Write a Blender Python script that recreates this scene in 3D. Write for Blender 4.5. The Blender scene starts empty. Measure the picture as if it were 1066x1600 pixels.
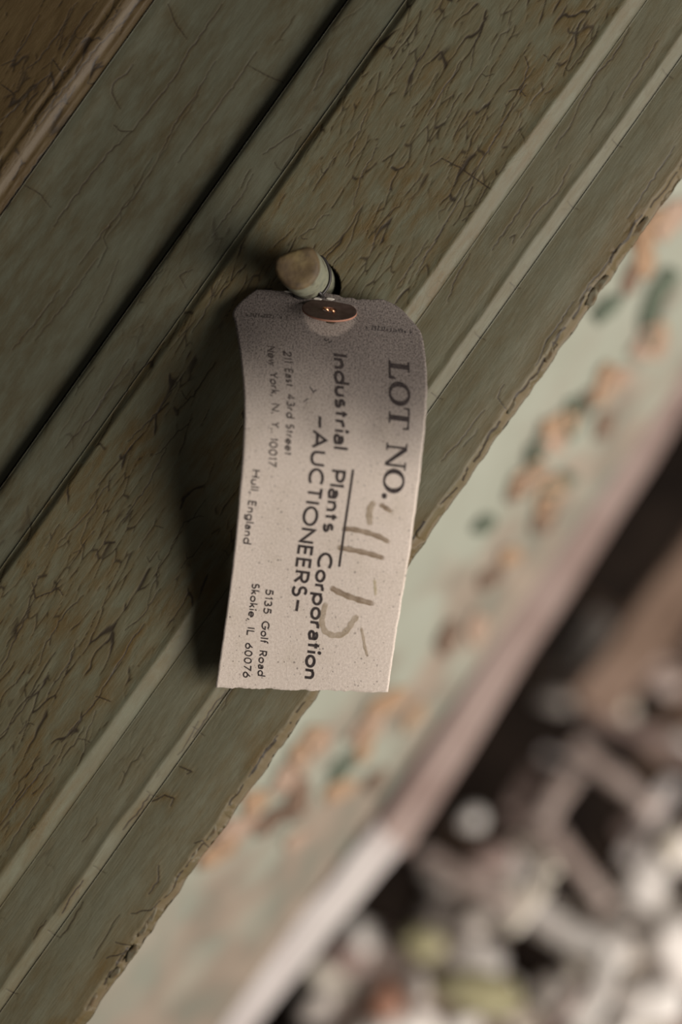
import bpy, bmesh, math, random
import numpy as np
from mathutils import Vector, Matrix

random.seed(7)
rng = np.random.default_rng(11)
scene = bpy.context.scene

# ------------------------------------------------------------------ view frame
# The painted panel leans back so that its face is square to the camera, which looks
# down at 35 degrees.  (X right, Y up the panel, Z out of the panel), millimetres.
PITCH = math.radians(35.0)
D = 600.0            # camera to panel face, mm
S = 5.25             # photo pixels per mm on the panel face
H0 = 450.0           # height of the panel point in mid-frame above the floor
SP, CP = math.sin(PITCH), math.cos(PITCH)

def W(X, Y, Z):
    return np.stack([np.asarray(X, float) + 0 * np.asarray(Y, float),
                     np.asarray(Y, float) * SP - np.asarray(Z, float) * CP,
                     H0 + np.asarray(Y, float) * CP + np.asarray(Z, float) * SP], -1) * 0.001

def P(x, y, Z=0.0):
    """photo pixel + distance in front of the panel (mm) -> world point"""
    x = np.asarray(x, float); y = np.asarray(y, float); Z = np.asarray(Z, float)
    k = (D - Z) / D / S
    return W((x - 533.0) * k, -(y - 800.0) * k, Z)

cam_d = bpy.data.cameras.new('camera')
cam = bpy.data.objects.new('camera', cam_d)
scene.collection.objects.link(cam)
cam.location = W(0, 0, D).tolist()
cam.rotation_euler = (math.pi / 2 - PITCH, 0, 0)
cam_d.sensor_fit = 'VERTICAL'
cam_d.sensor_height = 36.0
cam_d.lens = 36.0 * D / (1600.0 / S)
cam_d.clip_start = 0.01
cam_d.clip_end = 50
cam_d.dof.use_dof = True
cam_d.dof.focus_distance = (D - 6.0) * 0.001
cam_d.dof.aperture_fstop = 2.7
scene.camera = cam

# world: dim interior daylight
wd = bpy.data.worlds.new('world'); scene.world = wd
wd.use_nodes = True
bg = wd.node_tree.nodes['Background']
bg.inputs[0].default_value = (1.0, 0.96, 0.88, 1)
bg.inputs[1].default_value = 0.075

def area(name, loc, target, sx, sy, power, col):
    d = bpy.data.lights.new(name, 'AREA'); d.shape = 'RECTANGLE'
    d.size = sx; d.size_y = sy; d.energy = power; d.color = col
    o = bpy.data.objects.new(name, d); scene.collection.objects.link(o)
    o.location = loc
    o.rotation_euler = (Vector(target) - Vector(loc)).to_track_quat('-Z', 'Y').to_euler()
    return o
# daylight from a low window opening to the right
area('window_daylight', W(800, -300, 500).tolist(), W(300, -320, -500).tolist(), 0.6, 0.7, 22.5, (1.0, 0.95, 0.89))

vs = scene.view_settings
vs.view_transform = 'Standard'; vs.look = 'None'; vs.gamma = 1.0
vs.use_curve_mapping = False
vs.exposure = -0.22

# ------------------------------------------------------------------ helpers
def link(o):
    scene.collection.objects.link(o); return o

def tag(o, label=None, cat=None, group=None, kind=None):
    if label: o['label'] = label
    if cat: o['category'] = cat
    if group: o['group'] = group
    if kind: o['kind'] = kind
    return o

def empty(name, loc):
    o = bpy.data.objects.new(name, None); o.empty_display_size = 0.01
    o.location = Vector(loc); o['_loc'] = 0
    del o['_loc']
    return link(o)

def org(o):
    v = Vector((0, 0, 0))
    while o is not None:
        v += o.location; o = o.parent
    return v

def mesh_obj(name, verts, faces, mat, parent=None, smooth=True, origin=None, attrs=None):
    """verts in world metres.  Parents are never rotated, so offsets are enough."""
    verts = np.asarray(verts, float)
    me = bpy.data.meshes.new(name)
    if parent is not None:
        base = np.array(org(parent))
    elif origin is not None:
        base = np.asarray(origin, float)
    else:
        base = np.array([verts[:, 0].mean(), verts[:, 1].mean(), verts[:, 2].min()])
    v = verts - base
    if isinstance(faces, np.ndarray):
        n = len(faces); k = faces.shape[1]
        me.vertices.add(len(v)); me.vertices.foreach_set('co', v.astype(np.float32).ravel())
        me.loops.add(n * k); me.loops.foreach_set('vertex_index', faces.astype(np.int32).ravel())
        me.polygons.add(n); me.polygons.foreach_set('loop_start', (np.arange(n) * k).astype(np.int32))
        me.update(calc_edges=True)
    else:
        me.from_pydata(v.tolist(), [], [list(f) for f in faces])
    me.validate()
    if smooth:
        me.polygons.foreach_set('use_smooth', np.ones(len(me.polygons), bool))
    if attrs:
        for k_, (typ, arr) in attrs.items():
            a = me.attributes.new(k_, typ, 'POINT')
            if typ == 'FLOAT': a.data.foreach_set('value', np.asarray(arr, np.float32).ravel())
            else: a.data.foreach_set('vector', np.asarray(arr, np.float32).ravel())
    me.update()
    if mat: me.materials.append(mat)
    o = bpy.data.objects.new(name, me)
    if parent is not None: o.parent = parent
    else: o.location = base
    return link(o)

def vnoise(x, y, seed=0):
    """smooth 2-D value noise 0..1"""
    r = np.random.default_rng(1000 + seed).random((256, 256))
    xi = np.floor(x).astype(int); yi = np.floor(y).astype(int)
    fx = x - xi; fy = y - yi
    fx = fx * fx * (3 - 2 * fx); fy = fy * fy * (3 - 2 * fy)
    g = lambda a, b: r[a % 256, b % 256]
    return (g(xi, yi) * (1 - fx) * (1 - fy) + g(xi + 1, yi) * fx * (1 - fy)
            + g(xi, yi + 1) * (1 - fx) * fy + g(xi + 1, yi + 1) * fx * fy)

def fbm(x, y, seed=0, oct=3):
    s = 0; a = 0.5; t = 0
    for i in range(oct):
        s = s + a * vnoise(x * 2 ** i, y * 2 ** i, seed + i); t += a; a *= .5
    return s / t

def pl(x, xs, ys):
    """smooth (monotone cubic-ish) interpolation"""
    xs = np.asarray(xs, float); ys = np.asarray(ys, float)
    x = np.clip(np.asarray(x, float), xs[0], xs[-1])
    m = np.gradient(ys, xs)
    i = np.clip(np.searchsorted(xs, x) - 1, 0, len(xs) - 2)
    h = xs[i + 1] - xs[i]; t = (x - xs[i]) / h
    return ((2 * t**3 - 3 * t**2 + 1) * ys[i] + (t**3 - 2 * t**2 + t) * h * m[i]
            + (-2 * t**3 + 3 * t**2) * ys[i + 1] + (t**3 - t**2) * h * m[i + 1])

def sstep(a, b, x):
    t = np.clip((x - a) / (b - a), 0, 1); return t * t * (3 - 2 * t)

# ------------------------------------------------------------------ materials
def new_mat(name):
    m = bpy.data.materials.new(name); m.use_nodes = True
    nt = m.node_tree; b = nt.nodes['Principled BSDF']
    return m, nt, b

def N(nt, typ, **kw):
    n = nt.nodes.new(typ)
    for k, v in kw.items():
        if k.startswith('i_'):
            key = k[2:]
            key = int(key) if key.isdigit() else key.replace('_', ' ')
            n.inputs[key].default_value = v
        else: setattr(n, k, v)
    return n

def ramp(nt, src, stops):
    r = nt.nodes.new('ShaderNodeValToRGB')
    el = r.color_ramp.elements
    while len(el) < len(stops): el.new(0.5)
    for e, (p, c) in zip(el, stops):
        e.position = p; e.color = c if len(c) == 4 else (*c, 1)
    nt.links.new(src, r.inputs[0]); return r.outputs[0]

def mix(nt, fac, a, b, blend='MIX'):
    n = nt.nodes.new('ShaderNodeMix'); n.data_type = 'RGBA'; n.blend_type = blend
    for sock, v in ((n.inputs[0], fac), (n.inputs[6], a), (n.inputs[7], b)):
        if isinstance(v, bpy.types.NodeSocket): nt.links.new(v, sock)
        elif isinstance(v, (int, float)): sock.default_value = v
        else: sock.default_value = (*v, 1) if len(v) == 3 else v
    return n.outputs[2]

def math_n(nt, op, a, b=None, clamp=False):
    n = nt.nodes.new('ShaderNodeMath'); n.operation = op; n.use_clamp = clamp
    for sock, v in ((n.inputs[0], a), (n.inputs[1], b)):
        if v is None: continue
        if isinstance(v, bpy.types.NodeSocket): nt.links.new(v, sock)
        else: sock.default_value = v
    return n.outputs[0]

def paint_mat(name, paint, paint2, stain, deep, stain_amt, streak=1.0, crackle=1.0, lump=.55):
    """old sage paint over wood; 'ut' = (along, across, 0) in mm"""
    m, nt, b = new_mat(name); L = nt.links.new
    at = N(nt, 'ShaderNodeAttribute', attribute_name='ut')
    cr = N(nt, 'ShaderNodeAttribute', attribute_name='crack').outputs['Fac']
    st = N(nt, 'ShaderNodeAttribute', attribute_name='stain').outputs['Fac']
    ba = N(nt, 'ShaderNodeAttribute', attribute_name='bare').outputs['Fac']
    def mp(sx, sy):
        n = N(nt, 'ShaderNodeMapping'); n.inputs['Scale'].default_value = (sx, sy, 1)
        L(at.outputs['Vector'], n.inputs['Vector']); return n.outputs[0]
    big = N(nt, 'ShaderNodeTexNoise', i_Scale=1.0, i_Detail=5.0, i_Roughness=.6); L(mp(.022, .06), big.inputs['Vector'])
    mid = N(nt, 'ShaderNodeTexNoise', i_Scale=1.0, i_Detail=5.0, i_Roughness=.65); L(mp(.09, .34), mid.inputs['Vector'])
    fine = N(nt, 'ShaderNodeTexNoise', i_Scale=1.0, i_Detail=4.0, i_Roughness=.6); L(mp(.12, 2.6), fine.inputs['Vector'])
    grain = N(nt, 'ShaderNodeTexNoise', i_Scale=1.0, i_Detail=2.0); L(mp(3.5, 3.5), grain.inputs['Vector'])
    # fine alligatoring of the paint
    wv = N(nt, 'ShaderNodeTexNoise', i_Scale=1.0, i_Detail=3.0); L(mp(.15, .3), wv.inputs['Vector'])
    ad = N(nt, 'ShaderNodeVectorMath', operation='MULTIPLY_ADD'); L(wv.outputs['Color'], ad.inputs[0]); ad.inputs[1].default_value = (1.6, 1.6, 0); L(mp(.14, .42), ad.inputs[2])
    vo = N(nt, 'ShaderNodeTexVoronoi', feature='DISTANCE_TO_EDGE', i_Scale=1.0); L(ad.outputs[0], vo.inputs['Vector'])
    hair = ramp(nt, vo.outputs[0], [(0.0, (1, 1, 1)), (.035, (0, 0, 0))])
    keep = ramp(nt, big.outputs[0], [(.42, (0, 0, 0)), (.62, (1, 1, 1))])
    hairk = math_n(nt, 'MULTIPLY', math_n(nt, 'MULTIPLY', hair, keep), .12 * crackle)
    col = mix(nt, ramp(nt, mid.outputs[0], [(.35, (0, 0, 0)), (.7, (1, 1, 1))]), paint, paint2)
    sfac = ramp(nt, big.outputs[0], [(.36, (0, 0, 0)), (.60, (1, 1, 1))])
    sfac2 = math_n(nt, 'MULTIPLY', sfac, ramp(nt, mid.outputs[0], [(.38, (.15,) * 3), (.62, (1, 1, 1))]))
    tot = math_n(nt, 'ADD', math_n(nt, 'MULTIPLY', sfac2, stain_amt), math_n(nt, 'MULTIPLY', st, .8), clamp=True)
    col = mix(nt, tot, col, stain)
    col = mix(nt, math_n(nt, 'MULTIPLY', ramp(nt, fine.outputs[0], [(.45, (0, 0, 0)), (.75, (1, 1, 1))]), .35 * streak), col, (paint2[0] * .62, paint2[1] * .6, paint2[2] * .55))
    col = mix(nt, hairk, col, deep)
    col = mix(nt, ba, col, (.17, .13, .085))
    crs = ramp(nt, cr, [(.14, (0, 0, 0)), (.66, (1, 1, 1))])
    col = mix(nt, math_n(nt, 'MULTIPLY', crs, .93), col, deep)
    col = mix(nt, .12, col, grain.outputs[0], 'OVERLAY')
    L(col, b.inputs['Base Color'])
    b.inputs['Roughness'].default_value = .55
    b.inputs['Specular IOR Level'].default_value = .3
    hsum = math_n(nt, 'ADD', math_n(nt, 'MULTIPLY', mid.outputs[0], lump), math_n(nt, 'MULTIPLY', fine.outputs[0], .22 * streak))
    hsum = math_n(nt, 'SUBTRACT', hsum, math_n(nt, 'MULTIPLY', hairk, .8))
    hsum = math_n(nt, 'ADD', hsum, math_n(nt, 'MULTIPLY', grain.outputs[0], .05))
    bp = N(nt, 'ShaderNodeBump', i_Strength=.5, i_Distance=.0006); L(hsum, bp.inputs['Height'])
    L(bp.outputs[0], b.inputs['Normal'])
    return m

PAINT = (.110, .108, .069); PAINT2 = (.094, .085, .050); STAIN = (.092, .059, .019); DEEP = (.020, .013, .007)
m_paint = paint_mat('sage_paint_cracked', PAINT, PAINT2, STAIN, DEEP, .72)
m_paint_smooth = paint_mat('sage_paint_smooth', (.118, .113, .074), (.098, .090, .055), STAIN, DEEP, .4, 1.6, .35, .25)
m_paint_grey = paint_mat('sage_paint_grey', (.092, .092, .062), (.077, .073, .046), (.062, .045, .019), DEEP, .7, .8, .4, .3)
m_paint_brown = paint_mat('brown_crackled_paint', (.086, .058, .024), (.068, .044, .017), (.058, .034, .011), DEEP, .7, .8, 1.0)

def simple_mat(name, c1, c2, scale=60.0, rough=.7, bump=.3, dist=.001, spec=.25, detail=4.0, c3=None):
    m, nt, b = new_mat(name); L = nt.links.new
    tc = N(nt, 'ShaderNodeTexCoord')
    n = N(nt, 'ShaderNodeTexNoise', i_Scale=scale, i_Detail=detail, i_Roughness=.6); L(tc.outputs['Object'], n.inputs['Vector'])
    stops = [(.35, c1), (.65, c2)] if c3 is None else [(.3, c1), (.5, c2), (.68, c3)]
    L(ramp(nt, n.outputs[0], stops), b.inputs['Base Color'])
    b.inputs['Roughness'].default_value = rough
    b.inputs['Specular IOR Level'].default_value = spec
    bp = N(nt, 'ShaderNodeBump', i_Strength=bump, i_Distance=dist); L(n.outputs[0], bp.inputs['Height']); L(bp.outputs[0], b.inputs['Normal'])
    return m

# ------------------------------------------------------------------ floor and back wall
m_floor = simple_mat('dusty_concrete', (.05, .036, .027), (.11, .085, .066), 9.0, .9, .4, .004)
def box_world(x0, x1, y0, y1, z0, z1):
    v = [(x, y, z) for x in (x0, x1) for y in (y0, y1) for z in (z0, z1)]
    f = [(0, 1, 3, 2), (4, 6, 7, 5), (0, 4, 5, 1), (2, 3, 7, 6), (0, 2, 6, 4), (1, 5, 7, 3)]
    return v, f
v, f = box_world(-2.5, 2.5, -2.0, 2.6, -.05, 0)
tag(mesh_obj('floor', v, f, m_floor, smooth=False, origin=(0, 0, 0)), 'dusty dark brown floor under the rubble heap', kind='structure')
m_wall = simple_mat('old_plaster_wall', (.16, .14, .11), (.24, .22, .18), 5.0, .9, .3, .004)
v, f = box_world(-2.5, 2.5, 2.6, 2.7, 0, 2.6)
tag(mesh_obj('wall_back', v, f, m_wall, smooth=False, origin=(0, 2.6, 0)), 'plain weathered plaster wall far behind the rubble', kind='structure')

# ------------------------------------------------------------------ the painted panel
CU, SU = math.cos(math.radians(54.5)), math.sin(math.radians(54.5))   # planks run up to the right
UC = CU * 533 - SU * 800; TC = SU * 533 + CU * 800
def px2ut(x, y): return CU * x - SU * y, SU * x + CU * y
def ut2px(u, t): return CU * u + SU * t, -SU * u + CU * t

def ut2world(u, t, Z):
    U = (u - UC) / S; T = (t - TC) / S
    return W(CU * U + SU * T, SU * U - CU * T, Z)

panel = empty('painted_panel', ut2world(-3600, 600, -14))
tag(panel, 'weathered sage green painted wood panel with cracked planks and beads, leaning diagonally', 'wood panel')

def profA(t):   # raised brown field with a sloping lit margin
    return np.where(t < 138, -2.2 + 0 * t, -2.2 - .35 * np.sin((t - 138) / 14 * np.pi).clip(0, 1) - 2.6 * sstep(150, 192, t))
def profB(t): return -4.8 + .5 * np.exp(-((t - 200) / 20) ** 2) - .3 * sstep(360, 432, t)
def profC(t): return -1.3 - .9 * np.exp(-np.maximum(t - 442, 0) / 4.0) - .25 * sstep(470, 514, t)
def profD(t):
    z = .15 - 1.3 * (1 - sstep(516, 531, t))
    z = z - .16 * np.exp(-((t - 780) / 12.0) ** 2) + .16 * np.exp(-((t - 797) / 6.0) ** 2)
    return z - 2.5 * sstep(795, 824, t)
def profE(t):
    z = -2.2 + .1 * np.sin((t - 824) / 74 * np.pi) - .10 * np.exp(-((t - 886) / 9.0) ** 2) + .14 * np.exp(-((t - 898) / 5.0) ** 2)
    return z - 2.0 * sstep(897, 920, t)
def profF(t):
    return -3.9 + .25 * np.sin((t - 920) / 100 * np.pi) - .5 * sstep(960, 1015, t) - 2.8 * sstep(1016, 1036, t)

def traced(pts):
    p = [px2ut(x, y) for x, y in pts]; out_ = [p[0]]
    for (u0, t0), (u1, t1) in zip(p[:-1], p[1:]):
        k = max(1, int(math.hypot(u1 - u0, t1 - t0) / 7))
        for i in range(1, k + 1):
            j = 1.5 if i < k else 0
            out_.append((u0 + (u1 - u0) * i / k + random.uniform(-j, j) * .5, t0 + (t1 - t0) * i / k + random.uniform(-j, j)))
    return out_

# cracks copied from the photograph (pixel polylines): (points, strength)
TR = [
 ([(820,88),(826,105),(820,125),(812,146),(822,132)],1.6), ([(795,143),(812,140),(821,150)],1.3),
 ([(690,247),(722,264),(750,284),(776,303)],1.3), ([(672,260),(690,247)],.8),
 ([(803,160),(780,208),(757,243),(730,290)],1.2), ([(730,290),(708,330),(690,360)],.9),
 ([(720,95),(704,125),(690,145),(668,180)],1.2), ([(690,30),(665,80),(645,110),(640,150)],.9),
 ([(760,30),(742,70),(735,110)],.9), ([(765,285),(741,330),(722,345)],1.1), ([(745,260),(718,300),(700,330)],.8),
 ([(985,40),(958,90),(935,110),(905,165)],1.0), ([(905,165),(895,190),(868,230)],.8),
 ([(833,290),(812,330),(795,352),(770,390)],1.0), ([(893,255),(872,300),(840,330),(815,370)],.9),
 ([(797,370),(806,365),(802,378)],.8), ([(735,395),(715,430),(700,470)],.9),
 ([(590,230),(565,275),(552,320)],.8), ([(575,170),(560,210),(540,260)],.8),
 ([(700,345),(672,390),(650,430)],.9), ([(668,375),(640,420),(620,450)],.7),
 # plank left of the dark groove
 ([(260,0),(275,35),(290,55)],.9), ([(205,95),(195,110),(175,125),(172,140),(185,165)],1.0),
 ([(345,0),(315,45),(290,80),(268,120),(235,160),(215,185),(205,200)],1.1), ([(205,200),(185,200),(175,190)],.8),
 ([(205,200),(165,235),(135,275),(105,315),(80,350)],1.0), ([(335,90),(300,150),(270,190),(245,245)],.9),
 ([(400,75),(370,120),(340,160),(300,215),(275,250)],.8), ([(385,95),(415,112),(442,124)],.7),
 ([(245,245),(210,300),(170,345),(120,410)],.8), ([(150,400),(100,470),(50,530)],.7), ([(90,450),(45,510),(15,545)],.7),
 ([(33,285),(60,300),(75,320)],.7),
 # upper-left brown field
 ([(0,185),(20,170),(40,145),(80,110)],1.2), ([(80,90),(95,110),(98,120)],1.1), ([(0,130),(20,145),(18,160)],1.0),
 ([(110,10),(90,50),(60,90),(40,105)],1.0), ([(0,100),(20,90),(45,50),(60,20)],.9), ([(150,0),(120,40),(95,90)],.9),
 ([(210,0),(190,30),(150,70),(120,110),(60,180),(30,215)],.7), ([(0,328),(20,300),(40,270),(65,235),(80,215)],1.3),
 # strip C
 ([(515,75),(505,110),(490,140)],.7), ([(470,200),(440,220),(410,240)],.7), ([(395,270),(380,300),(330,370)],.7),
 ([(300,420),(280,430),(290,450)],.6),
 # lower-left, plank D
 ([(340,440),(320,490),(300,520)],.8), ([(290,580),(250,640),(200,690)],.9), ([(200,560),(150,640),(100,700)],.8),
 ([(180,740),(140,800),(90,850)],.9), ([(260,700),(230,760),(180,830)],.9), ([(60,900),(40,960),(10,1010)],1.0),
 ([(225,975),(200,1010),(190,1030),(160,1075)],1.5), ([(160,1075),(155,1090),(120,1130),(95,1160)],1.3), ([(150,1088),(172,1096)],1.0),
 ([(85,1180),(60,1210),(20,1260),(0,1290)],1.4), ([(40,1225),(15,1270)],1.0), ([(85,1215),(50,1265),(10,1330)],1.0),
 ([(130,930),(100,960),(70,1010),(60,1040)],1.0), ([(120,1000),(105,1040),(75,1085)],.9), ([(60,1070),(35,1110),(0,1150)],1.0),
 ([(50,910),(55,935),(80,925),(95,905)],1.4), ([(80,925),(90,918),(98,930)],1.2), ([(55,935),(30,985),(0,1050)],1.2),
 ([(250,920),(225,960),(195,985)],.8), ([(150,1110),(135,1150),(130,1180)],.7),
 # bead 2 checks
 ([(352,1080),(330,1110),(300,1155)],1.0), ([(278,1200),(298,1208),(290,1212)],1.1), ([(235,1255),(255,1245),(270,1250),(265,1262)],1.5),
 ([(128,1378),(112,1400),(95,1430)],1.6), ([(232,1245),(215,1270),(190,1300)],1.3), ([(70,1440),(50,1470)],.9),
 # strip F and its chipped edge
 ([(900,470),(860,530),(840,570)],1.1), ([(960,400),(930,440),(910,470)],1.2), ([(868,535),(878,538),(862,560)],1.2),
 ([(790,600),(780,620),(795,640)],.9), ([(760,640),(720,690),(690,720)],.8), ([(1060,225),(1010,300),(985,340)],1.1),
 ([(1030,60),(1000,110),(975,150)],.9), ([(430,1150),(400,1190),(385,1215)],1.1), ([(300,1320),(312,1315),(322,1330)],1.0),
 ([(245,1355),(242,1380),(228,1400)],1.3), ([(200,1430),(230,1425),(245,1410)],1.0), ([(160,1500),(190,1490)],1.0), ([(175,1475),(200,1480)],.9),
]
for k in range(15):   # short checks across bead 2
    u0 = -1250 + k * 125 + random.uniform(-25, 25)
    x, y = ut2px(u0, 912); TR.append(([(x - 4, y - 6), (x + 5, y + 2), (x + 13, y + random.uniform(2, 10))], random.uniform(.3, .6)))

def raster(us, ts, cracks, H, C, ST):
    du = us[1] - us[0]; dt = ts[1] - ts[0]
    for pts, stg_, lip in cracks:
        ns_ = len(pts) - 1
        stg = stg_; w = max(.5 + .3 * stg, .62 * max(du, dt))
        for si, ((u0, t0), (u1, t1)) in enumerate(zip(pts[:-1], pts[1:])):
            stg = stg_ * (.35 + .65 * math.sin(math.pi * (si + .5) / ns_) ** .6)
            R = 20
            i0 = int((min(u0, u1) - R - us[0]) / du); i1 = int((max(u0, u1) + R - us[0]) / du) + 1
            j0 = int((min(t0, t1) - R - ts[0]) / dt); j1 = int((max(t0, t1) + R - ts[0]) / dt) + 1
            i0 = max(i0, 0); j0 = max(j0, 0); i1 = min(i1, len(us)); j1 = min(j1, len(ts))
            if i0 >= i1 or j0 >= j1: continue
            uu = us[i0:i1, None]; tt = ts[None, j0:j1]
            lu, lt = u1 - u0, t1 - t0; LL = lu * lu + lt * lt + 1e-6
            q = np.clip(((uu - u0) * lu + (tt - t0) * lt) / LL, 0, 1)
            dx = uu - u0 - q * lu; dy = tt - t0 - q * lt
            d = np.sqrt(dx * dx + dy * dy)
            side = np.sign(dy * (1 if lip > 0 else -1))
            core = np.exp(-(d / w) ** 2) * min(1, .40 + .5 * stg)
            hl = np.where(side < 0, abs(lip) * .12 * stg * np.clip(1 - d / 15.0, 0, 1) ** 1.5, 0)
            sub = H[i0:i1, j0:j1]; np.maximum(sub, hl, out=sub)
            np.maximum(C[i0:i1, j0:j1], core, out=C[i0:i1, j0:j1])
            np.maximum(ST[i0:i1, j0:j1], .62 * stg * np.exp(-(d / 7.5)), out=ST[i0:i1, j0:j1])

def cells(uu, tt, cu, ct, seed):
    """elongated cells: (F2-F1 in px across, random value, local tilt)"""
    tt = tt + .10 * uu
    x = uu / cu + .4 * (fbm(uu / 70, tt / 22, seed, 3) - .5); y = tt / ct + .75 * (fbm(uu / 55, tt / 30, seed + 5, 3) - .5)
    xi = np.floor(x).astype(int); yi = np.floor(y).astype(int)
    r = np.random.default_rng(seed); J = r.random((128, 128, 4))
    f1 = np.full(x.shape, 9.0); f2 = np.full(x.shape, 9.0); rv = np.zeros(x.shape); tl = np.zeros(x.shape)
    for a in (-1, 0, 1):
        for b_ in (-1, 0, 1):
            j = J[(xi + a) % 128, (yi + b_) % 128]
            dx = xi + a + j[..., 0] - x; dy = yi + b_ + j[..., 1] - y
            d = np.sqrt(dx * dx + dy * dy); near = d < f1
            f2 = np.where(near, f1, np.minimum(f2, d))
            rv = np.where(near, j[..., 2], rv); tl = np.where(near, dy * (j[..., 3] - .35), tl)
            f1 = np.where(near, d, f1)
    return (f2 - f1) * ct * .8, rv, tl

def random_cracks(u0, u1, t0, t1, n, lmin, lmax, stg, cross=.5):
    out = []
    for _ in range(n):
        u = rng.uniform(u0, u1); t = rng.uniform(t0, t1)
        L = rng.uniform(lmin, lmax); ang = rng.normal(-.09, .09)
        pts = [(u, t)]; s = 0
        while s < L:
            st = rng.uniform(5, 13)
            a = ang + rng.normal(0, .17) + (rng.choice([-1, 1]) * .7 if rng.random() < .12 else 0)
            u += st * math.cos(a); t += st * math.sin(a) * .75; s += st
            pts.append((u, t))
        g = stg * rng.uniform(.45, 1.05)
        out.append((pts, g, rng.choice([1, 1, -1]) * rng.uniform(.5, 1.3)))
        if rng.random() < cross:
            k = rng.integers(0, len(pts)); a = rng.choice([-1, 1]) * rng.uniform(.7, 1.4)
            uu, tt = pts[k]; l = rng.uniform(6, 20)
            out.append(([(uu, tt), (uu + l * .5 * math.cos(a) + rng.normal(0, 2), tt + l * .5 * math.sin(a)), (uu + l * math.cos(a), tt + l * math.sin(a))], g * .8, rng.choice([-1, 1]) * .8))
    return out

def vis_range(t0, t1):
    us = []
    for t in np.linspace(t0, t1, 30):
        for u in np.linspace(-1450, 760, 300):
            x, y = ut2px(u, t)
            if -50 < x < 1116 and -50 < y < 1650: us.append(u)
    return (min(us), max(us)) if us else (-200, 200)

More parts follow.
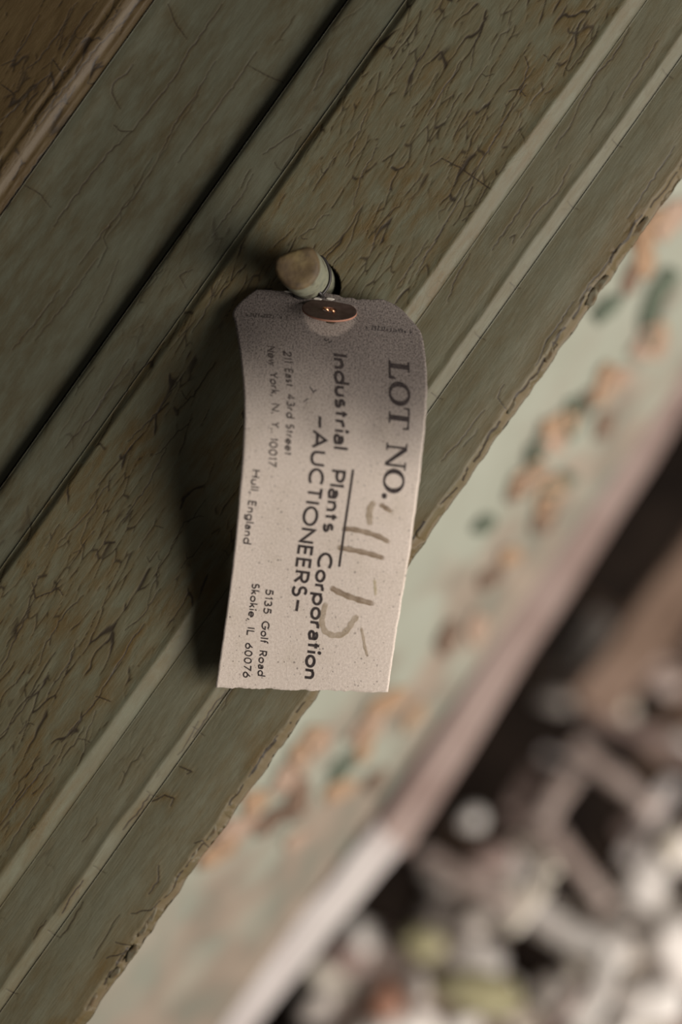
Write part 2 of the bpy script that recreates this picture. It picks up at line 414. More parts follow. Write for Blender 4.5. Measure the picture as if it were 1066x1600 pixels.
UMIN, UMAX = -3560, 2600     # plank ends well outside the frame
PLANKS = []
def plank(name, t0, t1, prof, mat, dens, lmin, lmax, stg, dt=1.7, du=2.1, amp=.25, thick=-16, edge=None, hole=None, label=None, u_end=UMIN, alg=0.0):
    va, vb = vis_range(t0, t1)
    us_f = np.arange(va, vb, du); ts = np.linspace(t0, t1, int((t1 - t0) / dt) + 1)
    H = np.zeros((len(us_f), len(ts))); C = np.zeros_like(H); ST = np.zeros_like(H); BA = np.zeros_like(H)
    cr = [(traced(p), s, 1.0) for p, s in TR]
    area_px = (vb - va) * (t1 - t0)
    cr += random_cracks(va, vb, t0 + 3, t1 - 3, int(area_px * dens / 10000), lmin, lmax, stg)
    raster(us_f, ts, cr, H, C, ST)
    uu = us_f[:, None]; tt = ts[None, :]
    amp = amp * .35
    H += amp * (fbm(uu / 45, tt / 16, 3, 3) - .5) * 1.2 + amp * .45 * (fbm(uu / 14, tt / 5, 9, 2) - .5)
    if alg > 0:
        g = sstep(.40, .60, fbm(uu / 120, tt / 60, 55, 3) + .10 * (alg - 1))
        ed, rv, tl = cells(uu, tt, 62, 12, 77)
        sel = sstep(.45, .6, fbm(uu / 30, tt / 12, 57, 2) + .05)
        H += alg * g * (.16 * (rv - .5) + .22 * tl) * .25
        k_ = np.exp(-(ed / .9) ** 2) * g * sel * min(1, alg)
        C = np.maximum(C, .6 * k_); ST = np.maximum(ST, .45 * alg * g * sel * np.exp(-ed / 5.0))
        ed, rv, tl = cells(uu, tt, 150, 27, 177)
        sel = sstep(.48, .58, fbm(uu / 50, tt / 30, 59, 2))
        k_ = np.exp(-(ed / 1.1) ** 2) * sel * min(1, alg)
        C = np.maximum(C, .75 * k_); ST = np.maximum(ST, .5 * alg * sel * np.exp(-ed / 8.0)); H += alg * .05 * tl
    if prof is profD:      # the bead is worn smooth
        C = C * (1 - .85 * sstep(790, 800, tt)); ST = ST * (1 - .6 * sstep(790, 800, tt))
    H -= .16 * C
    if edge is not None:   # ragged, chipped outer edge
        H2 = fbm(uu / 60 + 0 * tt, tt / 40, 21, 4); rag = sstep(edge - 24, edge - 3, tt + 26 * (H2 - .5))
        chip = rag * (fbm(uu / 26, tt / 20, 33, 3) > .47)
        BA = np.maximum(BA, chip * .35); H -= .45 * chip
        ST = np.maximum(ST, sstep(edge - 60, edge - 6, tt + 60 * (H2 - .5)) * .75)
        C = np.maximum(C, np.exp(-((rag - .5) / .16) ** 2) * (fbm(uu / 18, tt / 18, 41, 2) > .5) * .75)
    us = np.concatenate([np.linspace(u_end, va - 40, 12), us_f, np.linspace(vb + 40, UMAX, 12)])
    pad = lambda a, c=0.0: np.concatenate([np.full((12, a.shape[1]), c), a, np.full((12, a.shape[1]), c)])
    H, C, ST, BA = pad(H), pad(C), pad(ST), pad(BA)
    wob = 7.0 * (fbm(us / 120, us * 0 + t0, 131, 3) - .5)[:, None] * np.sin(np.pi * (ts - t0) / (t1 - t0)).clip(0, .35)[None, :] / .35
    Z = prof(ts[None, :] + wob) + H
    if hole is not None:
        X, Y = ut2px(us[:, None], ts[None, :])
        (hx, hy, rx, ry) = hole
        r = np.sqrt(((X - hx) / rx) ** 2 + ((Y - hy) / ry) ** 2)
        Z = np.where(r < 1, -9.0, Z); C = np.where(r < 1.03, 1.0, C)
        ST = np.maximum(ST, .4 * np.exp(-np.maximum(r - 1, 0) * 3))
    UU, TT = np.broadcast_arrays(us[:, None], ts[None, :])
    if edge is not None:
        jag = (fbm(us / 34, us * 0 + 5, 61, 4) - .5) * 7 + (us + 300) * -.006
        TT = TT + jag[:, None] * sstep(t0 + 30, t1, TT)
    top = ut2world(UU.ravel(), TT.ravel(), Z.ravel())
    nu, nt_ = len(us), len(ts)
    idx = np.arange(nu * nt_).reshape(nu, nt_)
    q = np.stack([idx[:-1, :-1], idx[:-1, 1:], idx[1:, 1:], idx[1:, :-1]], -1).reshape(-1, 4)
    # underside and walls
    ring = np.concatenate([idx[0, :], idx[1:, -1], idx[-1, -2::-1], idx[-2:0:-1, 0]])
    bot = ut2world(UU.ravel()[ring], TT.ravel()[ring], np.full(len(ring), float(thick)))
    b0 = nu * nt_; n = len(ring); j = np.arange(n); jn = (j + 1) % n
    wq = np.stack([ring[j], b0 + j, b0 + jn, ring[jn]], -1)
    cidx = {int(r): b0 + k for k, r in enumerate(ring)}
    bq = [[cidx[int(idx[i, 0])], cidx[int(idx[i + 1, 0])], cidx[int(idx[i + 1, -1])], cidx[int(idx[i, -1])]] for i in range(nu - 1)]
    verts = np.concatenate([top, bot]); faces = np.concatenate([q, wq[:, ::-1] * 1, np.array(bq)])
    ut = np.stack([UU.ravel() / S, TT.ravel() / S, 0 * UU.ravel()], -1)
    ut = np.concatenate([ut, ut[ring]])
    f1 = lambda a: np.concatenate([a.ravel(), a.ravel()[ring]])
    o = mesh_obj(name, verts, faces, mat, panel, True, attrs={
        'ut': ('FLOAT_VECTOR', ut), 'crack': ('FLOAT', f1(C)), 'stain': ('FLOAT', f1(ST)), 'bare': ('FLOAT', f1(BA))})
    if label: o['label'] = label
    PLANKS.append(o)
    return o

plank('raised_field', -620, 191, profA, m_paint_brown, .8, 20, 90, .9, dt=1.6, du=1.9, amp=.25, alg=1.2, label='brown crackled raised field in the top left corner')
plank('plank', 192, 436.5, profB, m_paint_grey, .22, 40, 160, .6, dt=1.4, du=1.7, amp=.12, alg=.15, label='smooth grey green plank beside the dark groove')
plank('plank', 441.5, 515.6, profC, m_paint_grey, .6, 25, 90, .6, dt=1.4, du=1.7, amp=.18, alg=.5, label='narrow plank between the dark groove and the peg plank')
plank('plank', 516, 823, profD, m_paint, .9, 18, 95, .85, dt=1.35, du=1.6, amp=.24, alg=1.1, hole=(491, 447, 41, 40), label='wide heavily cracked plank that holds the peg')
plank('moulding', 823.5, 919, profE, m_paint_smooth, .5, 20, 80, .6, dt=1.4, du=1.8, amp=.12, alg=.35, label='flat strip between the two pale beads')
plank('moulding', 919.5, 1034, profF, m_paint_smooth, .35, 20, 80, .7, dt=1.4, du=1.8, amp=.14, edge=1034, alg=.25, label='outer strip with chipped brown edge')

# paint flakes curling off along the chipped edge and beads
m_flake = simple_mat('curled_paint_chip', (.14, .125, .085), (.11, .075, .038), 400.0, .65, .3, .0004)
def flake_mesh(cx, cy, Z, L, Wd, ang, curl, mat, parent, name='paint_flake', seed=0, surf=None):
    """thin curled chip lying on a surface of the view frame"""
    r = np.random.default_rng(seed); n = 12
    vs, fs = [], []
    ca, sa = math.cos(ang), math.sin(ang)
    rim = [1 + .35 * (r.random() - .5) for _ in range(n)]
    k = (D - Z) / D / S
    X0, Y0 = (cx - 533) * k, -(cy - 800) * k
    for lay in (0, 1):
        for ring in (.0, .55, 1.0):
            for i in range(n if ring > 0 else 1):
                a = 2 * math.pi * i / n
                lx = ring * rim[i] * L / 2 * math.cos(a); ly = ring * rim[i] * Wd / 2 * math.sin(a)
                z = curl * .35 * (lx / (L / 2)) - curl * .3 * (ly / (Wd / 2)) + curl * .25 - lay * .3
                x = X0 + lx * ca - ly * sa; y = Y0 + lx * sa + ly * ca
                if surf: vs.append(surf(x - X0, y - Y0, z, X0, Y0, Z))
                else: vs.append((x, y, Z + z))
    m_ = 1 + 2 * n
    for lay in (0, 1):
        o = lay * m_
        for i in range(n):
            j = (i + 1) % n
            f1 = (o, o + 1 + i, o + 1 + j); f2 = (o + 1 + i, o + 1 + n + i, o + 1 + n + j, o + 1 + j)
            fs += [f1, f2] if lay == 0 else [f1[::-1], f2[::-1]]
    for i in range(n):
        j = (i + 1) % n
        fs.append((1 + n + i, m_ + 1 + n + i, m_ + 1 + n + j, 1 + n + j))
    vs = np.array(vs)
    return mesh_obj(name, W(vs[:, 0], vs[:, 1], vs[:, 2]), fs, mat, parent)
ANG = math.radians(54.5)
for k, (x, y, l, w, c) in enumerate([(118, 1392, 7.5, 2.2, .5), (206, 1490, 6, 2.6, .6), (180, 1520, 5, 2, .5), (236, 1428, 7, 3, .7), (222, 1452, 5, 2.4, .6), (330, 1300, 6, 2.5, .5),
        (935, 448, 9, 3, .8), (925, 465, 6, 3, .6), (858, 555, 5, 2.4, .4), (800, 634, 5, 2, .4), (298, 1335, 6, 2.4, .6), (262, 1390, 5, 2.2, .5), (1000, 355, 8, 2.6, .6), (138, 1566, 7, 3, .5)]):
    u, t = px2ut(x, y)
    z = {True: -3.7}.get(t < 1000, -5.2)
    flake_mesh(x, y, z + .2, l, w, ANG + random.uniform(-.2, .2), c, m_flake, panel, seed=k)

# ------------------------------------------------------------------ the peg (part of the panel)
def wood_end(name):
    m, nt, b = new_mat(name); L = nt.links.new
    tc = N(nt, 'ShaderNodeTexCoord')
    n1 = N(nt, 'ShaderNodeTexNoise', i_Scale=230.0, i_Detail=5.0, i_Roughness=.65); L(tc.outputs['Object'], n1.inputs['Vector'])
    n2 = N(nt, 'ShaderNodeTexNoise', i_Scale=75.0, i_Detail=3.0); L(tc.outputs['Object'], n2.inputs['Vector'])
    c = ramp(nt, n2.outputs[0], [(.36, (.175, .130, .052)), (.47, (.110, .072, .028)), (.60, (.05, .028, .010))])
    c = mix(nt, ramp(nt, n1.outputs[0], [(.50, (0, 0, 0)), (.66, (1, 1, 1))]), c, (.05, .03, .012))
    L(c, b.inputs['Base Color']); b.inputs['Roughness'].default_value = .7
    bp = N(nt, 'ShaderNodeBump', i_Strength=.5, i_Distance=.0008); L(n1.outputs[0], bp.inputs['Height']); L(bp.outputs[0], b.inputs['Normal'])
    return m
m_peg = simple_mat('peg_chipped_sage_paint', (.11, .115, .09), (.19, .185, .13), 160.0, .6, .4, .0006, c3=(.06, .05, .035))
m_pegend = wood_end('peg_worn_end_grain')
out = [(427, 406), (434, 399.5), (455, 391), (476, 383.5), (488, 385), (495, 395), (500, 408), (500, 423), (495, 434), (487, 444), (475, 451), (463, 453.5), (451, 450), (440, 442), (431, 430), (427, 418)]
# resample outline
o2 = np.array(out + [out[0]], float); tt = np.arange(len(o2)); tq = np.linspace(0, len(out), 49)[:-1]
ox = np.interp(tq, tt, o2[:, 0]); oy = np.interp(tq, tt, o2[:, 1])
for _ in range(2):
    ox = .5 * ox + .25 * (np.roll(ox, 1) + np.roll(ox, -1)); oy = .5 * oy + .25 * (np.roll(oy, 1) + np.roll(oy, -1))
pcx, pcy = 464.0, 419.0
def peg_ring(f, scale):   # f = 0 face .. 1 root
    Z = 22.0 * (1 - f) - 8.0 * f
    return P(pcx + (ox - pcx) * scale + 30 * f, pcy + (oy - pcy) * scale + 31 * f, np.full(len(ox), Z))
rings = [peg_ring(0.035, .985), peg_ring(.07, 1.0), peg_ring(.25, 1.0), peg_ring(.45, .99), peg_ring(.5, .955), peg_ring(.56, .955), peg_ring(.62, .99), peg_ring(1.0, 1.0)]
n = len(ox); vs_ = np.concatenate(rings); fs_ = []
for r in range(len(rings) - 1):
    for i in range(n):
        j = (i + 1) % n
        fs_.append((r * n + i, r * n + j, (r + 1) * n + j, (r + 1) * n + i))
fs_.append([(len(rings) - 1) * n + i for i in range(n)])
peg = mesh_obj('peg', vs_, fs_, m_peg, panel); peg['label'] = 'short wooden peg with worn bare end, the tag hangs from it'
er = [peg_ring(0.036, .985), peg_ring(.008, .93), peg_ring(-.002, .8), peg_ring(-.004, .55), peg_ring(.004, .28)]
vs_ = np.concatenate(er + [P([pcx - 2], [pcy + 1], [22.0])]); fs_ = []
for r in range(4):
    for i in range(n):
        j = (i + 1) % n
        fs_.append((r * n + j, r * n + i, (r + 1) * n + i, (r + 1) * n + j))
for i in range(n): fs_.append((4 * n + (i + 1) % n, 4 * n + i, 5 * n))
pe = mesh_obj('end_face', vs_, fs_, m_pegend, peg); pe['label'] = 'yellowish bare worn end of the peg'

# ------------------------------------------------------------------ the tag
LE = np.array([(0, 402, 449), (.022, 388, 459), (.055, 364, 486), (.085, 367, 505), (.16, 375, 556), (.26, 381, 622), (.38, 379.5, 700), (.5, 374, 775), (.62, 367, 850), (.82, 350.5, 980), (1.0, 337, 1074)], float)
RI = np.array([(0, 598, 468), (.022, 618, 477), (.055, 640, 496), (.085, 656, 516), (.13, 663.5, 550), (.2, 667, 596), (.28, 666, 645), (.38, 660.5, 706), (.5, 652, 780), (.62, 642, 852), (.82, 624, 962), (1.0, 606, 1082)], float)
QX = [440, 490, 540, 600, 660, 730, 820, 950, 1090]
QZ = [3.5, 9.0, 14.5, 20.0, 24.5, 26.5, 23.5, 15.0, 5.5]
def tagZ(x, y):
    x = np.asarray(x, float); y = np.asarray(y, float)
    q = y - .03 * (x - 337) + 8
    z = pl(q, QX, QZ)
    b = (x - 510) / 140.0
    top = 1 - sstep(480, 640, y)
    z = z + 1.2 * np.sin(b * 1.7 + .3) * sstep(560, 900, y) - 3.2 * b * b * top + .8 * b
    return z
def tag_surface(x, y, off=0.0): return P(x, y, tagZ(x, y) + off)

m_paper, nt, b = new_mat('soiled_shaded_card'); L = nt.links.new
at = N(nt, 'ShaderNodeAttribute', attribute_name='tp')     # tag position, mm: (down, across, 0)
n_f = N(nt, 'ShaderNodeTexNoise', i_Scale=1.3, i_Detail=6.0, i_Roughness=.7); L(at.outputs['Vector'], n_f.inputs['Vector'])
n_g = N(nt, 'ShaderNodeTexNoise', i_Scale=2.0, i_Detail=4.0, i_Roughness=.7); L(at.outputs['Vector'], n_g.inputs['Vector'])
n_b = N(nt, 'ShaderNodeTexNoise', i_Scale=.09, i_Detail=4.0, i_Roughness=.6); L(at.outputs['Vector'], n_b.inputs['Vector'])
v_s = N(nt, 'ShaderNodeTexVoronoi', i_Scale=1.05); L(at.outputs['Vector'], v_s.inputs['Vector'])
soil = N(nt, 'ShaderNodeAttribute', attribute_name='soil').outputs['Fac']  # carries both real dirt and painted shade of the upper card
clean = N(nt, 'ShaderNodeAttribute', attribute_name='clean').outputs['Fac']
col = mix(nt, ramp(nt, n_f.outputs[0], [(.35, (0, 0, 0)), (.65, (1, 1, 1))]), (.55, .46, .395), (.68, .585, .51))
blot = ramp(nt, n_b.outputs[0], [(.5, (0, 0, 0)), (.72, (1, 1, 1))])
col = mix(nt, math_n(nt, 'MULTIPLY', blot, .3), col, (.46, .385, .30))
sz = math_n(nt, 'MULTIPLY', math_n(nt, 'POWER', v_s.outputs['Color'], 3.0), .48)
speck = math_n(nt, 'LESS_THAN', v_s.outputs['Distance'], sz)
gate = ramp(nt, n_b.outputs[0], [(.38, (.15,) * 3), (.6, (1, 1, 1))])
col = mix(nt, math_n(nt, 'MULTIPLY', math_n(nt, 'MULTIPLY', speck, gate), .65), col, (.12, .095, .085))
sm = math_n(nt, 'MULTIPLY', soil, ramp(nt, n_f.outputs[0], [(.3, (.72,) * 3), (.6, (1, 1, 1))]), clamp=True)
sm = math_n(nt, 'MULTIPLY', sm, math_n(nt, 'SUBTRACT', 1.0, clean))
col = mix(nt, math_n(nt, 'MULTIPLY', sm, .92), col, (.118, .097, .090))  # dirt tone, darkened further to paint shade on the upper card
gsp = ramp(nt, n_g.outputs[0], [(.47, (0, 0, 0)), (.62, (1, 1, 1))])
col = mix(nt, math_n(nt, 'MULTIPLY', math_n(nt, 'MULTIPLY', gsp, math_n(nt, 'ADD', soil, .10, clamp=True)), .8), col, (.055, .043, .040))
col = mix(nt, math_n(nt, 'MULTIPLY', clean, .6), col, (.215, .165, .142))
L(col, b.inputs['Base Color']); b.inputs['Roughness'].default_value = .85; b.inputs['Specular IOR Level'].default_value = .15
bp = N(nt, 'ShaderNodeBump', i_Strength=.35, i_Distance=.0003); L(n_f.outputs[0], bp.inputs['Height']); L(bp.outputs[0], b.inputs['Normal'])

tagroot = empty('auction_tag', P(472, 1078, 5.0))
tag(tagroot, 'stained card lot tag with printed lettering, hanging from the wooden peg', 'tag')
ns, na = 150, 72
sv = np.concatenate([np.linspace(0, .1, 26)[:-1], np.linspace(.1, 1, ns - 25)]); av = np.linspace(0, 1, na)
lx, ly = pl(sv, LE[:, 0], LE[:, 1]), pl(sv, LE[:, 0], LE[:, 2]); rx, ry = pl(sv, RI[:, 0], RI[:, 1]), pl(sv, RI[:, 0], RI[:, 2])
# slightly frayed outline
lx = lx + (fbm(sv * 40, sv * 0, 71, 3) - .5) * 1.2; rx = rx + (fbm(sv * 40, sv * 0, 72, 3) - .5) * 2.2
TX = lx[:, None] * (1 - av) + rx[:, None] * av; TY = ly[:, None] * (1 - av) + ry[:, None] * av
TY = TY + ((fbm(av * 40, av * 0, 73, 3) - .5) * 4.0)[None, :] * sstep(.97, 1, sv)[:, None]
TY = TY + (3.0 * np.sin(av * 9 + .6) + (fbm(av * 25, av * 0, 74, 2) - .5) * 3)[None, :] * (1 - sstep(0, .06, sv))[:, None]
front = tag_surface(TX.ravel(), TY.ravel()); back = tag_surface(TX.ravel(), TY.ravel(), -.4)
idx = np.arange(len(sv) * na).reshape(len(sv), na); nb = idx.size
q = np.stack([idx[:-1, :-1], idx[1:, :-1], idx[1:, 1:], idx[:-1, 1:]], -1).reshape(-1, 4)
hx, hy = 516, 498
cxq = TX.ravel()[q].mean(1); cyq = TY.ravel()[q].mean(1)
inh = ((cxq - hx) / 12.0) ** 2 + ((cyq - hy) / 7.0) ** 2 < 1
qk = q[~inh]
edges = {}
for fc in qk.tolist():
    for a_, b_ in zip(fc, fc[1:] + fc[:1]): edges[(a_, b_)] = 1
wall = [[a_, b_, b_ + nb, a_ + nb][::-1] for (a_, b_) in edges if (b_, a_) not in edges]
faces = np.concatenate([qk, qk[:, ::-1] + nb, np.array(wall)])
sg = np.broadcast_to(sv[:, None], TX.shape); ag = np.broadcast_to(av, TX.shape)
soil_shade_v = (1 - sstep(.08, .46, sg + (ag - .5) * -.10 + .12 * (fbm(sg * 9, ag * 5, 81, 3) - .5)))  # dirt thickening towards the top, with shade of the bent top painted in
soil_shade_v = np.maximum(soil_shade_v, .5 * (1 - sstep(0, .028, np.minimum(ag, 1 - ag))) * (1 - sstep(.3, .5, sg)))
rr = np.sqrt(((TX - 515) / 43.0) ** 2 + ((TY - 490) / 36.0) ** 2)
cleanv = (1 - sstep(.85, 1.0, rr + .12 * (fbm(TX / 9, TY / 9, 91, 2) - .5))) * (TY > 478)
tp = np.stack([TY.ravel() / S, TX.ravel() / S, 0 * TX.ravel()], -1)
dd = lambda a_: np.concatenate([a_.ravel(), a_.ravel()])
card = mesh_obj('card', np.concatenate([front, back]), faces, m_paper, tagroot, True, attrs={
    'tp': ('FLOAT_VECTOR', np.concatenate([tp, tp])), 'soil': ('FLOAT', dd(soil_shade_v)), 'clean': ('FLOAT', dd(cleanv))})

# washer: stiff fibre eyelet, its lower lip sprung away from the card
m_wash = simple_mat('brown_fibre_washer', (.075, .046, .037), (.105, .070, .058), 500.0, .6, .3, .0003)
m_wedge = simple_mat('red_fibre_edge', (.30, .13, .085), (.38, .18, .12), 500.0, .6, .3, .0003)
wc = np.array([515.0, 484.0]); n = 48; vs_, fs_ = [], []
zc = float(tagZ(515, 470))
def wash_pt(r, a, off):
    x = 515 + 43 * r * math.cos(a) ; v = r * math.sin(a)      # v: -1 hinge .. 1 free lip
    y = 484 + 16.5 * v + 3.5 * math.cos(a) * r
    Z = zc + 4.2 + 5.6 * v - .6 * math.cos(2 * a) * r
    return (x, y + off * 2.4, Z - off * 1.0)
for lay in (0, 1):
    for r in (.24, .27, .6, .97, 1.0):
        for i in range(n):
            vs_.append(wash_pt(r, 2 * math.pi * i / n, lay))
def band(k0, k1, flip=False):
    for i in range(n):
        j = (i + 1) % n
        f_ = (k0 * n + i, k0 * n + j, k1 * n + j, k1 * n + i)
        fs_.append(f_[::-1] if flip else f_)
for k in range(4): band(k, k + 1); band(5 + k, 6 + k, True)
band(4, 9); band(5, 0)
vs_ = np.array(vs_)
wo = mesh_obj('washer', P(vs_[:, 0], vs_[:, 1], vs_[:, 2]), fs_, m_wash, tagroot)
wo['label'] = 'dark brown fibre washer around the hole'
wo.data.materials.append(m_wedge)
for p_ in wo.data.polygons:
    if p_.index >= 8 * n: p_.material_index = 1

def tube(pts, r, mat, parent, name, nseg=10, smooth_n=6):
    pts = np.array(pts, float); t_ = np.arange(len(pts)); tq = np.linspace(0, len(pts) - 1, (len(pts) - 1) * smooth_n + 1)
    q_ = np.stack([pl(tq, t_, pts[:, k]) for k in range(3)], -1)
    vs, fs = [], []; prev = None
    for i in range(len(q_)):
        d = Vector(q_[min(i + 1, len(q_) - 1)] - q_[max(i - 1, 0)]).normalized()
        if prev is None: up = d.orthogonal().normalized()
        else: up = (prev - d * prev.dot(d)).normalized()
        prev = up; sd = d.cross(up)
        for k in range(nseg):
            a = 2 * math.pi * k / nseg
            vs.append(Vector(q_[i]) + (up * math.cos(a) + sd * math.sin(a)) * r)
    for i in range(len(q_) - 1):
        for k in range(nseg):
            k2 = (k + 1) % nseg
            fs.append((i * nseg + k, i * nseg + k2, (i + 1) * nseg + k2, (i + 1) * nseg + k))
    fs.append(list(range(nseg))[::-1]); fs.append([(len(q_) - 1) * nseg + k for k in range(nseg)])
    return mesh_obj(name, np.array([tuple(v) for v in vs]), fs, mat, parent)
m_wire, nt, b = new_mat('dark_tie_wire'); b.inputs['Base Color'].default_value = (.035, .03, .028, 1); b.inputs['Metallic'].default_value = .5; b.inputs['Roughness'].default_value = .5
m_cop, nt, b = new_mat('bright_copper'); b.inputs['Base Color'].default_value = (.75, .36, .20, 1); b.inputs['Metallic'].default_value = .9; b.inputs['Roughness'].default_value = .35
# loop of wire round the waist of the peg
lw = peg_ring(.53, 1.0); k0 = [i for i in range(len(ox))]
loop = [lw[i % 48] for i in range(10, 40, 2)]
tube([np.array(p_) for p_ in loop] , .00055, m_wire, tagroot, 'tie_wire', 8, 3)['label'] = 'dark wire loop twisted round the peg'
tube([P(494, 452, 9), P(502, 460, 8), P(509, 470, zc - 3.5), P(513, 482, zc - 2.5), P(516, 492, zc - 1.5), P(516, 498, zc + .2)], .00055, m_wire, tagroot, 'tie_wire', 8, 5)
for (a_, c_) in (((506, 481.5), (513, 485.5)), ((517, 484.5), (522, 487.5))):
    tube([P(a_[0], a_[1], zc + 5.4), P((a_[0] + c_[0]) / 2, (a_[1] + c_[1]) / 2 - 1.2, zc + 6.3), P(c_[0], c_[1], zc + 5.8)], .00042, m_cop, tagroot, 'copper_staple', 8, 4)['label'] = 'bright copper glint of the fastener in the washer hole'
# torn white fibres on the top edge
m_fib = simple_mat('torn_card_fibre', (.42, .38, .33), (.58, .53, .47), 900.0, .9, .3, .0003)
for k, (x, y, l, w) in enumerate([(478, 460, 3.4, 1.7), (496, 467, 2.4, .9), (516, 467, 2.6, .8), (455, 456, 4.0, .7)]):
    flake_mesh(x, y, float(tagZ(x, y)) + .1, l, w, -.12, .25, m_fib, tagroot, 'torn_fibre', seed=50 + k)

# ---- lettering -------------------------------------------------------------
def arc(cx, cy, rx, ry, a0, a1, n=None):
    n = n or max(5, int(abs(a1 - a0) / 16))
    return [(cx + rx * math.cos(math.radians(a0 + (a1 - a0) * i / n)), cy + ry * math.sin(math.radians(a0 + (a1 - a0) * i / n))) for i in range(n + 1)]
ring_ = lambda cx, cy, rx, ry: arc(cx, cy, rx, ry, 90, 450, 26)
XH = .62
Sg = lambda w, h: [[(p[0] * w, p[1] * h) for p in arc(.5, .745, .42, .255, 42, 262) + arc(.5, .255, .5, .255, 82, -145)]]
G = {
 'A': (.92, [[(0, 0), (.46, 1), (.92, 0)], [(.16, .33), (.76, .33)]]),
 'U': (.72, [[(0, 1)] + arc(.36, .36, .36, .36, 180, 360) + [(.72, 1)]]),
 'C': (.80, [arc(.5, .5, .5, .5, 50, 310)]),
 'T': (.58, [[(0, 1), (.58, 1)], [(.29, 1), (.29, 0)]]),
 'I': (.0, [[(0, 0), (0, 1)]]),
 'O': (1.0, [ring_(.5, .5, .5, .5)]),
 'N': (.72, [[(0, 0), (0, 1), (.72, 0), (.72, 1)]]),
 'E': (.46, [[(.46, 1), (0, 1), (0, 0), (.46, 0)], [(0, .52), (.42, .52)]]),
 'R': (.56, [[(0, 0), (0, 1), (.28, 1)] + arc(.28, .74, .27, .26, 90, -90) + [(0, .48)], [(.24, .48), (.58, 0)]]),
 'S': (.52, Sg(.52, 1)),
 'P': (.56, [[(0, 0), (0, 1), (.26, 1)] + arc(.26, .71, .3, .29, 90, -90) + [(0, .42)]]),
 'H': (.64, [[(0, 0), (0, 1)], [(.64, 0), (.64, 1)], [(0, .53), (.64, .53)]]),
 'G': (.98, [arc(.5, .5, .5, .5, 45, 355) + [(1.0, .48), (.56, .48)]]),
 'Y': (.66, [[(0, 1), (.33, .46), (.66, 1)], [(.33, .46), (.33, 0)]]),
 'L': (.44, [[(0, 1), (0, 0), (.44, 0)]]),
 'n': (.44, [[(0, 0), (0, XH)], [(0, .34)] + arc(.22, .38, .22, .24, 180, 0) + [(.44, 0)]]),
 'u': (.44, [[(0, XH)] + arc(.22, .24, .22, .24, 180, 360) + [(.44, .3)], [(.44, XH), (.44, 0)]]),
 'd': (.6, [ring_(.3, .31, .3, .31), [(.6, 1.08), (.6, 0)]]),
 'p': (.6, [ring_(.3, .31, .3, .31), [(0, -.3), (0, XH)]]),
 'g': (.6, [ring_(.3, .31, .3, .31), [(.6, XH)] + arc(.3, -.04, .3, .24, 0, -150)]),
 'o': (.62, [ring_(.31, .31, .31, .31)]),
 'a': (.46, [arc(.23, .42, .21, .2, 155, 0) + [(.44, 0)], [(.44, .36), (.2, .36)] + arc(.2, .18, .2, .18, 90, 270) + [(.44, .08)]]),
 's': (.4, Sg(.4, XH)),
 't': (.3, [[(.13, .88), (.13, 0)], [(0, XH), (.3, XH)]]),
 'r': (.3, [[(0, 0), (0, XH)], [(0, .34)] + arc(.24, .36, .24, .26, 180, 70)]),
 'i': (.0, [[(0, 0), (0, XH)], ('dot', 0, .88)]),
 'l': (.0, [[(0, 0), (0, 1.08)]]),
 'e': (.6, [[(.03, .31)] + arc(.3, .31, .3, .31, 0, 312)]),
 'w': (.8, [[(0, XH), (.2, 0), (.4, XH), (.6, 0), (.8, XH)]]),
 'k': (.42, [[(0, 0), (0, 1.08)], [(.4, XH), (0, .24)], [(.13, .37), (.44, 0)]]),
 'f': (.3, [[(.12, 0)] + arc(.3, .86, .18, .2, 180, 75), [(0, XH), (.3, XH)]]),
 '0': (.58, [ring_(.29, .5, .29, .5)]),
 '1': (.14, [[(0, .84), (.14, 1), (.14, 0)]]),
 '2': (.56, [arc(.28, .72, .28, .28, 165, -35) + [(0, 0), (.58, 0)]]),
 '3': (.5, [arc(.24, .75, .22, .25, 150, -90), arc(.24, .26, .27, .26, 90, -150)]),
 '4': (.6, [[(.44, 0), (.44, 1), (0, .28), (.6, .28)]]),
 '5': (.52, [[(.48, 1), (.12, 1), (.06, .56)] + arc(.24, .32, .28, .32, 118, -145)]),
 '6': (.58, [ring_(.29, .3, .29, .3), [(.44, 1), (.2, .62), (.03, .38)]]),
 '7': (.54, [[(0, 1), (.54, 1), (.14, 0)]]),
 ',': (.06, [[(.08, .08), (-.02, -.2)]]),
 '.': (.06, [('dot', .04, .06)]),
 '-': (.9, [[(0, .5), (.9, .5)]]),
}
m_ink, nt, b = new_mat('printing_ink'); L = nt.links.new
tc = N(nt, 'ShaderNodeTexCoord'); nn = N(nt, 'ShaderNodeTexNoise', i_Scale=1600.0, i_Detail=3.0); L(tc.outputs['Object'], nn.inputs['Vector'])
L(ramp(nt, nn.outputs[0], [(.4, (.035, .027, .027)), (.7, (.075, .06, .055))]), b.inputs['Base Color']); b.inputs['Roughness'].default_value = .8; b.inputs['Specular IOR Level'].default_value = .1
m_ink2, nt, b = new_mat('worn_printing_ink'); L = nt.links.new
tc = N(nt, 'ShaderNodeTexCoord'); nn = N(nt, 'ShaderNodeTexNoise', i_Scale=900.0, i_Detail=4.0); L(tc.outputs['Object'], nn.inputs['Vector'])
L(ramp(nt, nn.outputs[0], [(.4, (.05, .04, .038)), (.7, (.13, .105, .092))]), b.inputs['Base Color']); b.inputs['Roughness'].default_value = .85; b.inputs['Specular IOR Level'].default_value = .1

